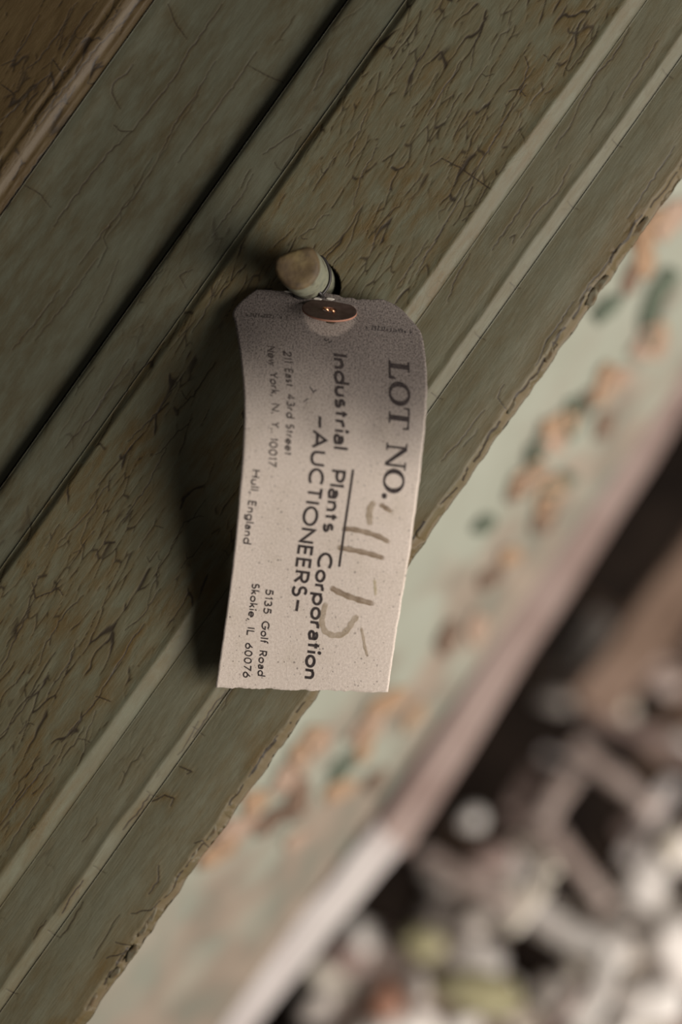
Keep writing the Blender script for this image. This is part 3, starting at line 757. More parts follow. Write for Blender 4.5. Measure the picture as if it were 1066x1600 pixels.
def ribbon(pts, w):
    """constant width stroke -> (verts, quads), mitred"""
    p = np.array(pts, float)
    keep = [0] + [i for i in range(1, len(p)) if np.hypot(*(p[i] - p[i - 1])) > 1e-4]; p = p[keep]
    # subdivide long runs so that they follow the curve of the card
    q_ = [p[0]]
    for a_, b_ in zip(p[:-1], p[1:]):
        k = max(1, int(np.hypot(*(b_ - a_)) / 6))
        q_ += [a_ + (b_ - a_) * (i + 1) / k for i in range(k)]
    p = np.array(q_)
    closed = np.hypot(*(p[0] - p[-1])) < 1e-3
    vs, fs = [], []
    for i in range(len(p)):
        a_ = p[i] - p[i - 1] if i > 0 else (p[-1] - p[-2] if closed else p[1] - p[0])
        b_ = p[i + 1] - p[i] if i < len(p) - 1 else (p[1] - p[0] if closed else p[-1] - p[-2])
        a_ = a_ / (np.hypot(*a_) + 1e-9); b_ = b_ / (np.hypot(*b_) + 1e-9)
        n1 = np.array([-a_[1], a_[0]]); n2 = np.array([-b_[1], b_[0]]); m_ = n1 + n2
        l = np.hypot(*m_); m_ = m_ / l if l > .3 else n1
        s_ = min(1.9, 1 / max(.35, float(m_ @ n1)))
        ext = np.zeros(2)
        vs += [p[i] + m_ * s_ * w / 2, p[i] - m_ * s_ * w / 2]
        if i: fs.append((2 * i - 2, 2 * i - 1, 2 * i + 1, 2 * i))
    return vs, fs

TILT = .125
class Line:
    def __init__(self, base): self.by = [p[1] for p in base]; self.bx = [p[0] for p in base]
    def x(self, y):
        y = np.asarray(y, float)
        lo = self.bx[0] + (y - self.by[0]) * (self.bx[1] - self.bx[0]) / (self.by[1] - self.by[0])
        hi = self.bx[-1] + (y - self.by[-1]) * (self.bx[-1] - self.bx[-2]) / (self.by[-1] - self.by[-2])
        r = pl(y, self.by, self.bx)
        return np.where(y < self.by[0], lo, np.where(y > self.by[-1], hi, r))

def lettering(name, words, base, cap, stroke, gap, label, mat):
    """words = [(text, y0, y1)]; text reads down the photo, tops to the right"""
    ln = Line(base); V, F = [], []
    for text, y0, y1 in words:
        tot = sum(G[c][0] for c in text) + gap * (len(text) - 1)
        sc = (y1 - y0 - stroke) / max(tot, .02) if tot > .05 else cap
        cx = 0.0
        for c in text:
            w, strokes = G[c]
            for st in strokes:
                if st[0] == 'dot':
                    k = stroke * .68
                    yy = y0 + stroke / 2 + (cx + st[1]) * sc; uu = st[2] * cap
                    c0 = np.array([yy, uu]); n0 = len(V)
                    V += [tuple(c0)] + [(c0[0] + k * math.cos(a), c0[1] + k * math.sin(a)) for a in np.linspace(0, 2 * math.pi, 13)[:-1]]
                    F += [(n0, n0 + 1 + i, n0 + 1 + (i + 1) % 12) for i in range(12)]
                    continue
                pts = [(y0 + stroke / 2 + (cx + p[0]) * sc, stroke / 2 + p[1] * (cap - stroke)) for p in st]
                vs, fs = ribbon(pts, stroke); n0 = len(V)
                V += [tuple(v) for v in vs]; F += [tuple(i + n0 for i in f_) for f_ in fs]
            cx += w + gap
    V = np.array(V)
    y = V[:, 0] + V[:, 1] * TILT; x = ln.x(V[:, 0]) + V[:, 1]
    o = mesh_obj(name, tag_surface(x, y, .10), F, mat, tagroot, False)
    o['label'] = label
    return o

lettering('printed_lettering', [('Industrial', 552, 701), ('Plants', 733, 831), ('Corporation', 862, 1060)],
          [(520.3, 552), (523.5, 612), (523.2, 655), (520.5, 700), (517.5, 735), (509, 795), (504.5, 828), (496.8, 874), (486.5, 948), (479.5, 1012), (474.5, 1060)], 23.5, 4.1, .235, 'bold line reading Industrial Plants Corporation', m_ink)
lettering('printed_lettering', [('-', 647, 669), ('AUCTIONEERS', 671, 931), ('-', 934, 955.5)],
          [(488.5, 640), (487.8, 683), (485.8, 713), (483, 740), (480.5, 764), (477.8, 780), (474, 802), (469.5, 833), (465.3, 858), (462.8, 877), (460, 898), (456.5, 922), (451, 958)], 24.0, 3.9, .27, 'bold line reading AUCTIONEERS between dashes', m_ink)
lettering('printed_lettering', [('211', 548, 566), ('East', 575.5, 604), ('43rd', 615, 653), ('Street', 662, 711)],
          [(443, 548), (446, 580), (448.5, 615), (448, 650), (446.3, 690), (444.5, 712)], 12.8, 1.75, .28, 'small line reading 211 East 43rd Street', m_ink2)
lettering('printed_lettering', [('New', 540, 571), ('York,', 581, 619), ('N.', 630, 646.5), ('Y.', 658.5, 671), ('10017', 683.5, 728.5)],
          [(417.5, 540), (421.8, 585), (424.8, 632), (424.2, 665), (421.8, 690), (419.3, 728)], 12.8, 1.75, .28, 'small line reading New York, N. Y. 10017', m_ink2)
lettering('printed_lettering', [('Hull,', 733.5, 771), ('England', 782, 849.5)], [(394.6, 734), (391.5, 762), (388, 786), (380, 849)], 12.8, 1.8, .27, 'small line reading Hull, England', m_ink)
lettering('printed_lettering', [('5135', 920, 958.5), ('Golf', 970, 1004.5), ('Road', 1016, 1056)], [(415.6, 922), (411.8, 956), (409.4, 975), (405.4, 1018), (402.6, 1056)], 12.3, 1.8, .27, 'small line reading 5135 Golf Road', m_ink)
lettering('printed_lettering', [('Skokie,', 911, 968.5), ('IL', 980, 993), ('60076', 1004, 1058.5)], [(394.2, 912), (388.3, 962), (386.4, 984), (383.4, 1010), (379.6, 1058)], 12.3, 1.8, .27, 'small line reading Skokie, IL 60076', m_ink)
# rule under LOT NO.
vs, fs = ribbon([(552.3, 733.8), (549.0, 757), (544.5, 787), (539, 824), (534.6, 856), (530.4, 885.8)], 3.3)
vs = np.array(vs); mesh_obj('printed_rule', tag_surface(vs[:, 0], vs[:, 1], .10), fs, m_ink, tagroot, False)['label'] = 'thin printed rule beside the lot number'

# LOT NO. in a bold old-style roman
def roman():
    V, F = [], []
    ln = Line([(607.8, 560), (608.8, 600), (608.4, 650), (605, 693), (602, 730), (598, 769), (597, 780)])
    def add(vs, fs):
        n0 = len(V)
        for (g, h) in vs:                      # g = photo y at baseline, h = height
            V.append((float(ln.x(g)) + h, g + h * TILT))
        F.extend([tuple(i + n0 for i in f_) for f_ in fs])
    def quad(pts):                             # 4 corners, subdivided
        a_, b_, c_, d_ = [np.array(p_, float) for p_ in pts]; vs = []; k = 5
        for i in range(k + 1):
            u = i / k
            vs += [tuple(a_ + (d_ - a_) * u), tuple(b_ + (c_ - b_) * u)]
        add(vs, [(2 * i, 2 * i + 1, 2 * i + 3, 2 * i + 2) for i in range(k)])
    def rect(g0, g1, h0, h1): quad([(g0, h0), (g1, h0), (g1, h1), (g0, h1)])
    def ringf(g0, g1, h0, h1, tk_side, tk_top):
        cg, ch = (g0 + g1) / 2, (h0 + h1) / 2; rg, rh = (g1 - g0) / 2, (h1 - h0) / 2; vs = []; k = 40
        for i in range(k):
            a_ = 2 * math.pi * i / k
            vs += [(cg + rg * math.cos(a_), ch + rh * math.sin(a_)), (cg + (rg - tk_side) * math.cos(a_), ch + (rh - tk_top) * math.sin(a_))]
        add(vs, [(2 * i, 2 * i + 1, 2 * ((i + 1) % k) + 1, 2 * ((i + 1) % k)) for i in range(k)])
    C_ = 32.0
    # L
    rect(567.0, 574.5, 0, C_); rect(562.5, 579.0, C_ - 2, C_); rect(562.5, 588, 0, 2.6); quad([(584, 0), (591.5, 0), (591.5, 10), (589, 10)])
    # O
    ringf(594.5, 632.5, -.5, C_ + .5, 7.6, 2.8)
    # T
    rect(647.5, 655.5, 0, C_); rect(642.5, 660.5, 0, 2); rect(635, 668, C_ - 3, C_); quad([(634, C_ - 9), (636.2, C_ - 9), (638.5, C_), (634.5, C_)]); quad([(666.5, C_ - 9), (668.8, C_ - 9), (668.3, C_), (664.5, C_)])
    # N
    rect(695.5, 699, 0, C_); rect(691.5, 703, 0, 2); rect(690, 699, C_ - 2, C_)
    quad([(722, 0), (727.5, 0), (701.5, C_), (693, C_)])
    rect(723.5, 727.2, 0, C_); rect(719, 732, C_ - 2, C_)
    # O
    ringf(730.5, 769, -.5, C_ + .5, 7.6, 2.9)
    # full stop
    vs = [(774.5, 3.4)] + [(774.5 + 4.5 * math.cos(a_), 3.4 + 3.9 * math.sin(a_)) for a_ in np.linspace(0, 2 * math.pi, 17)[:-1]]
    add(vs, [(0, 1 + i, 1 + (i + 1) % 16) for i in range(16)])
    V_ = np.array(V)
    mesh_obj('printed_lettering', tag_surface(V_[:, 0], V_[:, 1], .11), F, m_ink, tagroot, False)['label'] = 'large bold serif LOT NO. heading'
roman()

# faint mirrored stamping near the top, and the faded brown hand numerals
m_faint, nt, b = new_mat('faint_stamp_ink'); b.inputs['Base Color'].default_value = (.045, .036, .036, 1); b.inputs['Roughness'].default_value = .9
V, F = [], []
def ticks(x0, x1, y0, y1, nch, hgt, seed):
    r = random.Random(seed)
    for i in range(nch):
        f_ = i / nch
        if r.random() < .14: continue
        x = x0 + (x1 - x0) * f_; y = y0 + (y1 - y0) * f_; w = (x1 - x0) / nch * .55
        shapes = [[(0, 0), (w * .5, hgt), (w, 0)], [(0, hgt), (w, hgt), (w, 0)], [(0, 0), (0, hgt), (w, hgt * .5)], [(0, 0), (w, 0), (0, hgt), (w, hgt)], [(0, hgt), (w * .5, hgt * .4), (w, hgt)]]
        vs, fs = ribbon([(x + a_, y + b_) for a_, b_ in r.choice(shapes)], .85)
        n0 = len(V); V.extend([tuple(v) for v in vs]); F.extend([tuple(k + n0 for k in q_) for q_ in fs])
ticks(572, 646, 508, 516, 16, 6.0, 3)
o_ = np.array(V); mesh_obj('stamped_code', tag_surface(o_[:, 0], o_[:, 1], .1), F, m_faint, tagroot, False)['label'] = 'tiny illegible stamped characters near the top right corner'
V, F = [], []
ticks(386, 452, 489, 494, 15, 5.0, 9)
o_ = np.array(V); mesh_obj('stamped_code', tag_surface(o_[:, 0], o_[:, 1], .1), F, m_ink2, tagroot, False)['label'] = 'tiny illegible stamped characters near the top left corner'
V, F = [], []
for st in ([(485, 604.5), (490, 613), (495, 608.5)], [(475, 628), (482, 623)], [(507, 529), (510, 533), (514, 530)], [(514, 536), (519, 533)]):
    vs, fs = ribbon(st, 1.1); n0 = len(V); V += [tuple(v) for v in vs]; F += [tuple(k + n0 for k in q_) for q_ in fs]
o_ = np.array(V); mesh_obj('scratch_mark', tag_surface(o_[:, 0], o_[:, 1], .1), F, m_faint, tagroot, False)

def marker_mat(name, c1, c2, strength):
    m, nt, b = new_mat(name); L = nt.links.new
    tc = N(nt, 'ShaderNodeTexCoord'); nn = N(nt, 'ShaderNodeTexNoise', i_Scale=420.0, i_Detail=5.0, i_Roughness=.65); L(tc.outputs['Object'], nn.inputs['Vector'])
    L(ramp(nt, nn.outputs[0], [(.38, c1), (.66, c2)]), b.inputs['Base Color']); b.inputs['Roughness'].default_value = .9; b.inputs['Specular IOR Level'].default_value = .1
    al = N(nt, 'ShaderNodeAttribute', attribute_name='fade').outputs['Fac']
    L(math_n(nt, 'MULTIPLY', al, math_n(nt, 'MULTIPLY', ramp(nt, nn.outputs[0], [(.3, (1, 1, 1)), (.75, (.55,) * 3)]), strength)), b.inputs['Alpha'])
    return m
m_mk1 = marker_mat('faded_brown_marker', (.20, .135, .085), (.33, .24, .15), .95)
m_mk2 = marker_mat('pale_brown_marker', (.36, .28, .185), (.44, .35, .235), .75)
m_mk3 = marker_mat('yellowed_marker', (.48, .41, .24), (.52, .44, .28), .7)
def marker(pts, w, mat):
    p = np.array(pts, float); t_ = np.arange(len(p)); tq = np.linspace(0, len(p) - 1, (len(p) - 1) * 10 + 1)
    p = np.stack([np.interp(tq, t_, p[:, 0]), np.interp(tq, t_, p[:, 1])], -1)
    for _ in range(4): p[1:-1] = .5 * p[1:-1] + .25 * (p[:-2] + p[2:])
    d = np.gradient(p, axis=0); d /= np.hypot(d[:, 0], d[:, 1])[:, None]; nr = np.stack([-d[:, 1], d[:, 0]], -1)
    offs = np.array([-1, -.78, -.4, 0, .4, .78, 1]); fa = np.array([0, .75, .8, .75, .85, 1.0, 0])
    V = []; A = []
    e = np.minimum(np.arange(len(p)), np.arange(len(p))[::-1]) / 3.0
    wid = w / 2 * np.sqrt(np.clip(.25 + e * .5, 0, 1)) * (1 + .12 * np.sin(np.arange(len(p)) * .7))
    for i in range(len(p)):
        for o_, f_ in zip(offs, fa): V.append(p[i] + nr[i] * o_ * wid[i]); A.append(f_ * min(1, .1 + e[i]))
    F = [(i * 7 + k, i * 7 + k + 1, i * 7 + k + 8, i * 7 + k + 7) for i in range(len(p) - 1) for k in range(6)]
    V = np.array(V)
    mesh_obj('handwritten_stroke', tag_surface(V[:, 0], V[:, 1], .07), F, mat, tagroot, True, attrs={'fade': ('FLOAT', A)})
marker([(586, 783), (579, 793), (577, 806), (579, 822)], 11, m_mk2)
marker([(593, 787), (602, 793), (614, 801)], 8, m_mk1)
marker([(534, 826), (552, 827), (574, 832), (594, 839), (610, 848)], 9, m_mk1)
marker([(526, 855), (544, 858), (564, 862), (584, 867), (602, 873)], 9, m_mk1)
marker([(516, 917), (527, 924), (545, 932), (563, 938), (586, 944)], 10, m_mk1)
marker([(510, 941), (505, 958), (503, 974), (508, 987), (520, 993), (535, 992), (545, 982), (552, 970), (560, 961)], 10, m_mk2)
marker([(585, 904), (587, 918), (587, 932)], 5, m_mk3)
marker([(564, 979), (568, 996), (570, 1010), (575, 1027)], 5, m_mk2)

# ------------------------------------------------------------------ green panel behind, its rail and battens
def surf_panel(t, Z0=-105.0, t0=1000.0, slope=-.75): return Z0 + slope * (t - t0)
m_green, nt, b = new_mat('pale_green_peeling_paint'); L = nt.links.new
tc = N(nt, 'ShaderNodeTexCoord')
n1 = N(nt, 'ShaderNodeTexNoise', i_Scale=14.0, i_Detail=5.0, i_Roughness=.6); L(tc.outputs['Object'], n1.inputs['Vector'])
n2 = N(nt, 'ShaderNodeTexNoise', i_Scale=45.0, i_Detail=3.0); L(tc.outputs['Object'], n2.inputs['Vector'])
wear = N(nt, 'ShaderNodeAttribute', attribute_name='wear').outputs['Fac']
c = mix(nt, ramp(nt, n1.outputs[0], [(.4, (0, 0, 0)), (.65, (1, 1, 1))]), (.33, .335, .272), (.285, .285, .225))
c = mix(nt, wear, c, ramp(nt, n2.outputs[0], [(.36, (.20, .19, .15)), (.5, (.25, .20, .155)), (.64, (.31, .245, .19))]))
L(c, b.inputs['Base Color']); b.inputs['Roughness'].default_value = .6
bp = N(nt, 'ShaderNodeBump', i_Strength=.4, i_Distance=.002); L(n2.outputs[0], bp.inputs['Height']); L(bp.outputs[0], b.inputs['Normal'])

gp = empty('green_board', P(-900, 2700, -200))
tag(gp, 'blurred pale green board with peeling orange brown paint behind the panel', 'board')
# board plane: distances grow away from the leaning panel; coordinates given by pixel (u,t) and own depth
us = np.linspace(-2100, 1150, 110); ts = np.linspace(880, 1214, 40)
UU, TT = np.meshgrid(us, ts, indexing='ij')
def gp_world(u, t, off=0):
    # straight edges in space: lay the board out in real millimetres (k fixed at its mean depth)
    kk = (D + 150.0) / D / S
    U = (u - UC) * kk; T = (t - TC) * kk
    Z = -112.0 - (T - 18.0) * 1.9 + off
    sc_ = (D - Z) / (D + 150.0)
    return W(CU * U + SU * T * sc_, SU * U - CU * T * sc_, Z)
tops = gp_world(UU.ravel(), TT.ravel()); bots = gp_world(UU.ravel(), TT.ravel(), -10.0)
xw, yw = ut2px(UU, TT)
wear_v = sstep(1050, 1130, TT + 90 * (fbm(UU / 90, TT / 60, 101, 3) - .5)) * sstep(.42, .58, fbm(UU / 110, TT / 34, 102, 3)) + .8 * sstep(1165, 1200, TT + 60 * (fbm(UU / 60, TT / 60, 105, 2) - .5)) + .55 * sstep(-830, -1000, UU - (TT - 1050) * .5 + 120 * (fbm(UU / 90, TT / 70, 107, 3) - .5))
idx = np.arange(UU.size).reshape(UU.shape)
q = np.stack([idx[:-1, :-1], idx[:-1, 1:], idx[1:, 1:], idx[1:, :-1]], -1).reshape(-1, 4); nb = idx.size
ring = np.concatenate([idx[0, :], idx[1:, -1], idx[-1, -2::-1], idx[-2:0:-1, 0]]); rn = np.roll(ring, -1)
faces = np.concatenate([q, q[:, ::-1] + nb, np.stack([rn, rn + nb, ring + nb, ring], -1)])
mesh_obj('board_face', np.concatenate([tops, bots]), faces, m_green, gp, attrs={'wear': ('FLOAT', np.concatenate([wear_v.ravel()] * 2).clip(0, 1))})
m_or = simple_mat('orange_rust_flake', (.30, .185, .11), (.36, .24, .155), 80.0, .8, .3, .001)
m_dg = simple_mat('dark_green_flake', (.07, .085, .06), (.12, .14, .10), 80.0, .7, .3, .001)
m_pk = simple_mat('pink_tan_flake', (.32, .22, .165), (.38, .27, .20), 80.0, .8, .3, .001)
m_br = simple_mat('brown_flake', (.13, .085, .06), (.20, .13, .09), 80.0, .8, .3, .001)
def gflake(x, y, l, w, mat, seed, rot=0.0):
    u, t = px2ut(x, y); r = np.random.default_rng(seed); n = 14
    rim = 1 + .5 * (r.random(n) - .5); vs = []; fs = []
    for lay in (0, 1):
        for rg in (.0, .6, 1.0):
            for i in range(n if rg else 1):
                a = 2 * math.pi * i / n
                du_ = rg * rim[i] * l / 2 * math.cos(a); dt_ = rg * rim[i] * w / 2 * math.sin(a)
                du_, dt_ = du_ * math.cos(rot) - dt_ * math.sin(rot), du_ * math.sin(rot) + dt_ * math.cos(rot)
                vs.append(gp_world(u + du_, t + dt_, .8 + 2.0 * rg * rg * rim[i] - lay * 1.0))
    m_ = 1 + 2 * n
    for lay in (0, 1):
        o = lay * m_
        for i in range(n):
            j = (i + 1) % n
            f1 = (o, o + 1 + i, o + 1 + j); f2 = (o + 1 + i, o + 1 + n + i, o + 1 + n + j, o + 1 + j)
            fs += [f1[::-1], f2[::-1]] if lay == 0 else [f1, f2]
    for i in range(n):
        j = (i + 1) % n; fs.append((1 + n + i, 1 + n + j, m_ + 1 + n + j, m_ + 1 + n + i))
    return mesh_obj('paint_flake', np.array(vs), fs, mat, gp)
GF = [(1010, 370, 50, 26, m_or), (1005, 408, 46, 26, m_or), (1050, 345, 50, 26, m_pk), (985, 440, 34, 20, m_br), (945, 485, 46, 20, m_dg), (1030, 470, 70, 26, m_dg), (1050, 430, 50, 20, m_dg), (1030, 520, 50, 32, m_pk), (1045, 505, 30, 20, m_or),
      (955, 590, 46, 26, m_or), (975, 580, 40, 20, m_pk), (905, 640, 50, 24, m_dg), (882, 660, 46, 30, m_or), (868, 690, 36, 22, m_pk), (925, 625, 30, 18, m_br), (955, 650, 34, 18, m_br), (842, 708, 40, 20, m_dg), (828, 745, 46, 28, m_or), (866, 770, 46, 26, m_or), (850, 740, 36, 22, m_pk), (812, 765, 30, 16, m_br), (880, 745, 44, 20, m_dg),
      (760, 820, 30, 16, m_dg), (800, 865, 26, 20, m_or), (860, 800, 40, 20, m_br), (770, 900, 40, 18, m_br), (745, 985, 40, 22, m_pk), (700, 1000, 40, 18, m_br),
      (600, 1105, 50, 24, m_or), (570, 1145, 44, 24, m_pk), (560, 1180, 50, 20, m_or), (500, 1160, 40, 22, m_pk), (480, 1170, 60, 26, m_or), (450, 1215, 46, 24, m_pk), (530, 1210, 44, 18, m_dg), (460, 1260, 60, 24, m_br), (420, 1290, 50, 22, m_br), (400, 1250, 36, 24, m_or), (370, 1295, 50, 26, m_pk), (340, 1330, 46, 24, m_or), (520, 1250, 40, 20, m_or), (640, 1130, 40, 16, m_or), (575, 1240, 36, 18, m_br), (450, 1330, 36, 18, m_pk)]
for k, (x, y, l, w, m_) in enumerate(GF): gflake(x, y, l * 1.45, w * 1.4, m_, 300 + k, random.uniform(-.5, .5))

def wood_mat(name, c1, c2, c3, rough=.8):
    return simple_mat(name, c1, c2, 26.0, rough, .4, .0015, .2, 5.0, c3)
m_rail = wood_mat('pinkish_bare_wood', (.25, .17, .145), (.33, .24, .21), (.39, .295, .26))
m_pale = wood_mat('bleached_wood', (.56, .48, .45), (.66, .59, .56), (.72, .66, .62))
m_brown = wood_mat('brown_wood', (.12, .075, .052), (.19, .125, .09), (.25, .17, .13))
m_cream = wood_mat('cream_wood', (.64, .56, .46), (.74, .66, .56), (.80, .73, .63))
m_pinkw = wood_mat('pink_grey_wood', (.42, .31, .265), (.52, .41, .36), (.60, .49, .44))
m_plast = simple_mat('white_plaster', (.70, .63, .58), (.82, .77, .72), 40.0, .9, .4, .002)
m_pgrey = simple_mat('grey_plaster', (.42, .36, .32), (.54, .48, .43), 40.0, .9, .4, .002)
m_rust = simple_mat('reddish_brick', (.27, .13, .085), (.36, .20, .14), 40.0, .9, .4, .002)
m_moss = simple_mat('yellow_green_moss', (.34, .30, .165), (.48, .44, .28), 90.0, .95, .8, .003)
m_soil_shade = simple_mat('shade_dark_soil', (.012, .007, .005), (.030, .019, .013), 30.0, .95, .6, .004)  # near-black colour stands in for shade in the gaps of the heap

def beam(p0, p1, wd, th, mat, name, parent=None, seg=8, rough=.06, seed=0, bow=0.0, up=(0, 0, 1)):
    """worn wooden bar between two world points, ends broken unevenly, edges eased"""
    r = np.random.default_rng(seed); p0 = np.array(p0, float); p1 = np.array(p1, float)
    d = Vector(p1 - p0); Ln = d.length; d.normalize(); upv = Vector(up)
    sd = d.cross(upv).normalized(); un = sd.cross(d).normalized()
    prof = [(-.5, -.38), (-.42, -.5), (.42, -.5), (.5, -.38), (.5, .38), (.42, .5), (-.42, .5), (-.5, .38)]
    vs, fs = [], []
    for i in range(seg + 1):
        f_ = i / seg
        c = Vector(p0) + d * (Ln * f_) + un * (bow * math.sin(math.pi * f_)) + sd * (wd * rough * (r.random() - .5))
        sw = 1 + rough * 2 * (r.random() - .5)
        for k, (a, b_) in enumerate(prof):
            e = d * (wd * .35 * (r.random() - .5)) if i in (0, seg) else Vector((0, 0, 0))
            vs.append(tuple(c + sd * (a * wd * sw * (1 + rough * (r.random() - .5))) + un * (b_ * th * sw) + e))
    for i in range(seg):
        for k in range(8):
            k2 = (k + 1) % 8; fs.append((i * 8 + k, i * 8 + k2, (i + 1) * 8 + k2, (i + 1) * 8 + k))
    fs.append(list(range(8))[::-1]); fs.append([seg * 8 + k for k in range(8)])
    return mesh_obj(name, np.array(vs), fs, mat, parent, False)

def gpt(x, y, off):
    u, t = px2ut(x, y); return gp_world(u, t, off)

def PB(x, y, Z): return P(x, y, Z).tolist()
VN = W(0, 0, 1) - W(0, 0, 0); VN = tuple((VN / np.linalg.norm(VN)).tolist())
o = beam(PB(1247, 300, -330), PB(604, 1316, -268), .017, .030, m_rail, 'edge_rail', None, 14, .05, 1, up=VN)
tag(o, 'blurred pinkish brown wooden rail running diagonally beside the green board', 'rail')
o = beam(PB(606, 1300, -255), PB(190, 1805, -255), .016, .022, m_pale, 'bleached_batten', None, 12, .07, 2, up=VN)
tag(o, 'blurred bleached whitish batten below the end of the pinkish rail', 'batten')
o = beam(PB(1240, 690, -440), PB(925, 1100, -420), .028, .02, m_brown, 'brown_slat', None, 10, .08, 3, up=VN)
tag(o, 'blurred dark brown slat beyond the pinkish rail', 'slat')

# ------------------------------------------------------------------ rubble heap
CAMP = W(0, 0, D)
def ray(x, y):
    v = P(x, y, 0.0) - CAMP; return v / np.linalg.norm(v)
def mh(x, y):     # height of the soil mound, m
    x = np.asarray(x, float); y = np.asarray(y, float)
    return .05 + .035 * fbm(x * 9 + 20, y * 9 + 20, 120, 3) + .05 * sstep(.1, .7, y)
def hit(x, y, up=0.0):
    d = ray(x, y); t_ = 1.0
    for _ in range(12):
        p = CAMP + d * t_; z = float(mh(p[0], p[1])) + up
        t_ = (z - CAMP[2]) / d[2]
    return CAMP + d * t_
xs = np.linspace(-.07, 1.3, 110); ys = np.linspace(-.30, 1.7, 110)
XX, YY = np.meshgrid(xs, ys, indexing='ij')
fall = sstep(-.30, -.2, YY) * (1 - sstep(1.5, 1.7, YY)) * sstep(-.07, -.03, XX) * (1 - sstep(1.1, 1.3, XX))
ZZ = mh(XX, YY) * fall + .001
idx = np.arange(XX.size).reshape(XX.shape)
q = np.stack([idx[:-1, :-1], idx[1:, :-1], idx[1:, 1:], idx[:-1, 1:]], -1).reshape(-1, 4)
tag(mesh_obj('soil_mound', np.stack([XX.ravel(), YY.ravel(), ZZ.ravel()], -1), q, m_soil_shade, None, True, origin=(0, 0, 0)), 'soil mound under the blurred rubble, coloured near black as shade in its gaps', 'soil', kind='stuff')

ico_cache = {}
def ico(sub):
    if sub not in ico_cache:
        bm = bmesh.new(); bmesh.ops.create_icosphere(bm, subdivisions=sub, radius=1.0)
        ico_cache[sub] = (np.array([v.co[:] for v in bm.verts]), np.array([[v.index for v in f_.verts] for f_ in bm.faces])); bm.free()
    return ico_cache[sub]
def chunk_mesh(sx, sy, sz, seed, sub=2, rough=.5, facet=3):
    """broken lump: sphere cut by random planes and roughened"""
    v, f = ico(sub); v = v.copy(); r = np.random.default_rng(seed)
    for _ in range(facet + 5):
        nrm = r.normal(size=3); nrm /= np.linalg.norm(nrm); d0 = r.uniform(.55, .85)
        e = v @ nrm - d0; v = v - np.where(e > 0, e, 0)[:, None] * nrm
    v = v * (1 + rough * .25 * (fbm(v[:, 0] * 2 + 9, v[:, 1] * 2 + v[:, 2] * 2 + 9, seed % 50, 2) - .5))[:, None]
    return v * np.array([sx, sy, sz]), f
def place(vl, f, p, rot, mat, name, smooth=False):
    R = np.array(Matrix.Rotation(rot[2], 3, 'Z') @ Matrix.Rotation(rot[1], 3, 'Y') @ Matrix.Rotation(rot[0], 3, 'X'))
    w = vl @ R.T; w = w - np.array([0, 0, w[:, 2].min()]) + np.asarray(p)
    return mesh_obj(name, w, f, mat, None, smooth)

def pxm(p):   # metres per photo pixel at a world point
    f_ = np.array([0, CP, -SP]); return float((np.asarray(p) - CAMP) @ f_) / D / S

def chunk_at(x, y, wpx, hpx, mat, name, label, cat, seed, up=0.0, group=None, flat=.6, rot=None):
    p = hit(x, y, up); k = pxm(p)
    vl, f = chunk_mesh(wpx * k / 2 * 1.0, hpx * k / 2 * 1.15, min(wpx, hpx) * k / 2 * flat * 1.3, seed)
    p = p - np.array([0, 0, min(wpx, hpx) * k * .2])
    o = place(vl, f, p, rot or (random.uniform(-.2, .2), random.uniform(-.2, .2), random.uniform(-.4, .4)), mat, name)
    return tag(o, label, cat, group)
def stick_at(x0, y0, x1, y1, wpx, mat, name, label, cat, seed, up0=.02, up1=.02, group=None, th=.55, bow=0.0):
    a, b_ = hit(x0, y0, up0), hit(x1, y1, up1); k = pxm((a + b_) / 2)
    o = beam(a, b_, wpx * k * .82, wpx * k * .82 * th, mat, name, None, 8, .12, seed, bow)
    return tag(o, label, cat, group)

# larger pieces one can point to
stick_at(900, 1166, 1020, 1266, 38, m_pinkw, 'broken_slat', 'pinkish grey broken slat above the square dark gap in the rubble', 'slat', 11, .06, .06)
stick_at(916, 1172, 846, 1290, 32, m_pinkw, 'broken_slat', 'pinkish slat forming the left side of the square dark gap', 'slat', 12, .05, .04)
stick_at(925, 1112, 1120, 1206, 40, m_rail, 'broken_slat', 'brown slat slanting to the right edge above the pinkish slats', 'slat', 13, .05, .05)
stick_at(1052, 1222, 975, 1345, 30, m_pale, 'broken_slat', 'greyish slat forming the right side of the square dark gap', 'slat', 14, .05, .04)
stick_at(868, 1312, 948, 1412, 32, m_pinkw, 'broken_slat', 'pinkish slat forming the lower side of the square dark gap', 'slat', 15, .035, .035)
stick_at(662, 1334, 804, 1424, 34, m_pinkw, 'splintered_stick', 'thick tan stick slanting down to the bright bent stick', 'stick', 16, .04, .045)
stick_at(806, 1312, 864, 1362, 26, m_cream, 'splintered_stick', 'upper end of the bright bent cream stick', 'stick', 17, .075, .085)
stick_at(858, 1346, 842, 1396, 27, m_cream, 'splintered_stick', 'middle knee of the bright bent cream stick', 'stick', 42, .085, .085)
stick_at(850, 1382, 796, 1455, 26, m_cream, 'splintered_stick', 'lower arm of the bright bent cream stick', 'stick', 18, .085, .075)
chunk_at(798, 1442, 48, 42, m_plast, 'wood_knot', 'bright cream knot where two sticks cross', 'wood knot', 19, .055)
stick_at(822, 1420, 945, 1500, 62, m_plast, 'plaster_slab', 'pale pinkish plaster slab right of the bright knot', 'plaster', 20, .035, .035)
chunk_at(735, 1283, 46, 42, m_plast, 'round_pebble', 'small round pale pebble below the dark hollow', 'pebble', 21, .03)
stick_at(886, 1052, 952, 966, 58, m_pgrey, 'plaster_lump', 'large pale oblong lump near the brown slat high in the rubble', 'plaster', 22, .04, .04)
chunk_at(866, 1102, 70, 40, m_pgrey, 'plaster_lump', 'grey pink lump beside the upper dark hollow', 'plaster', 23, .02)
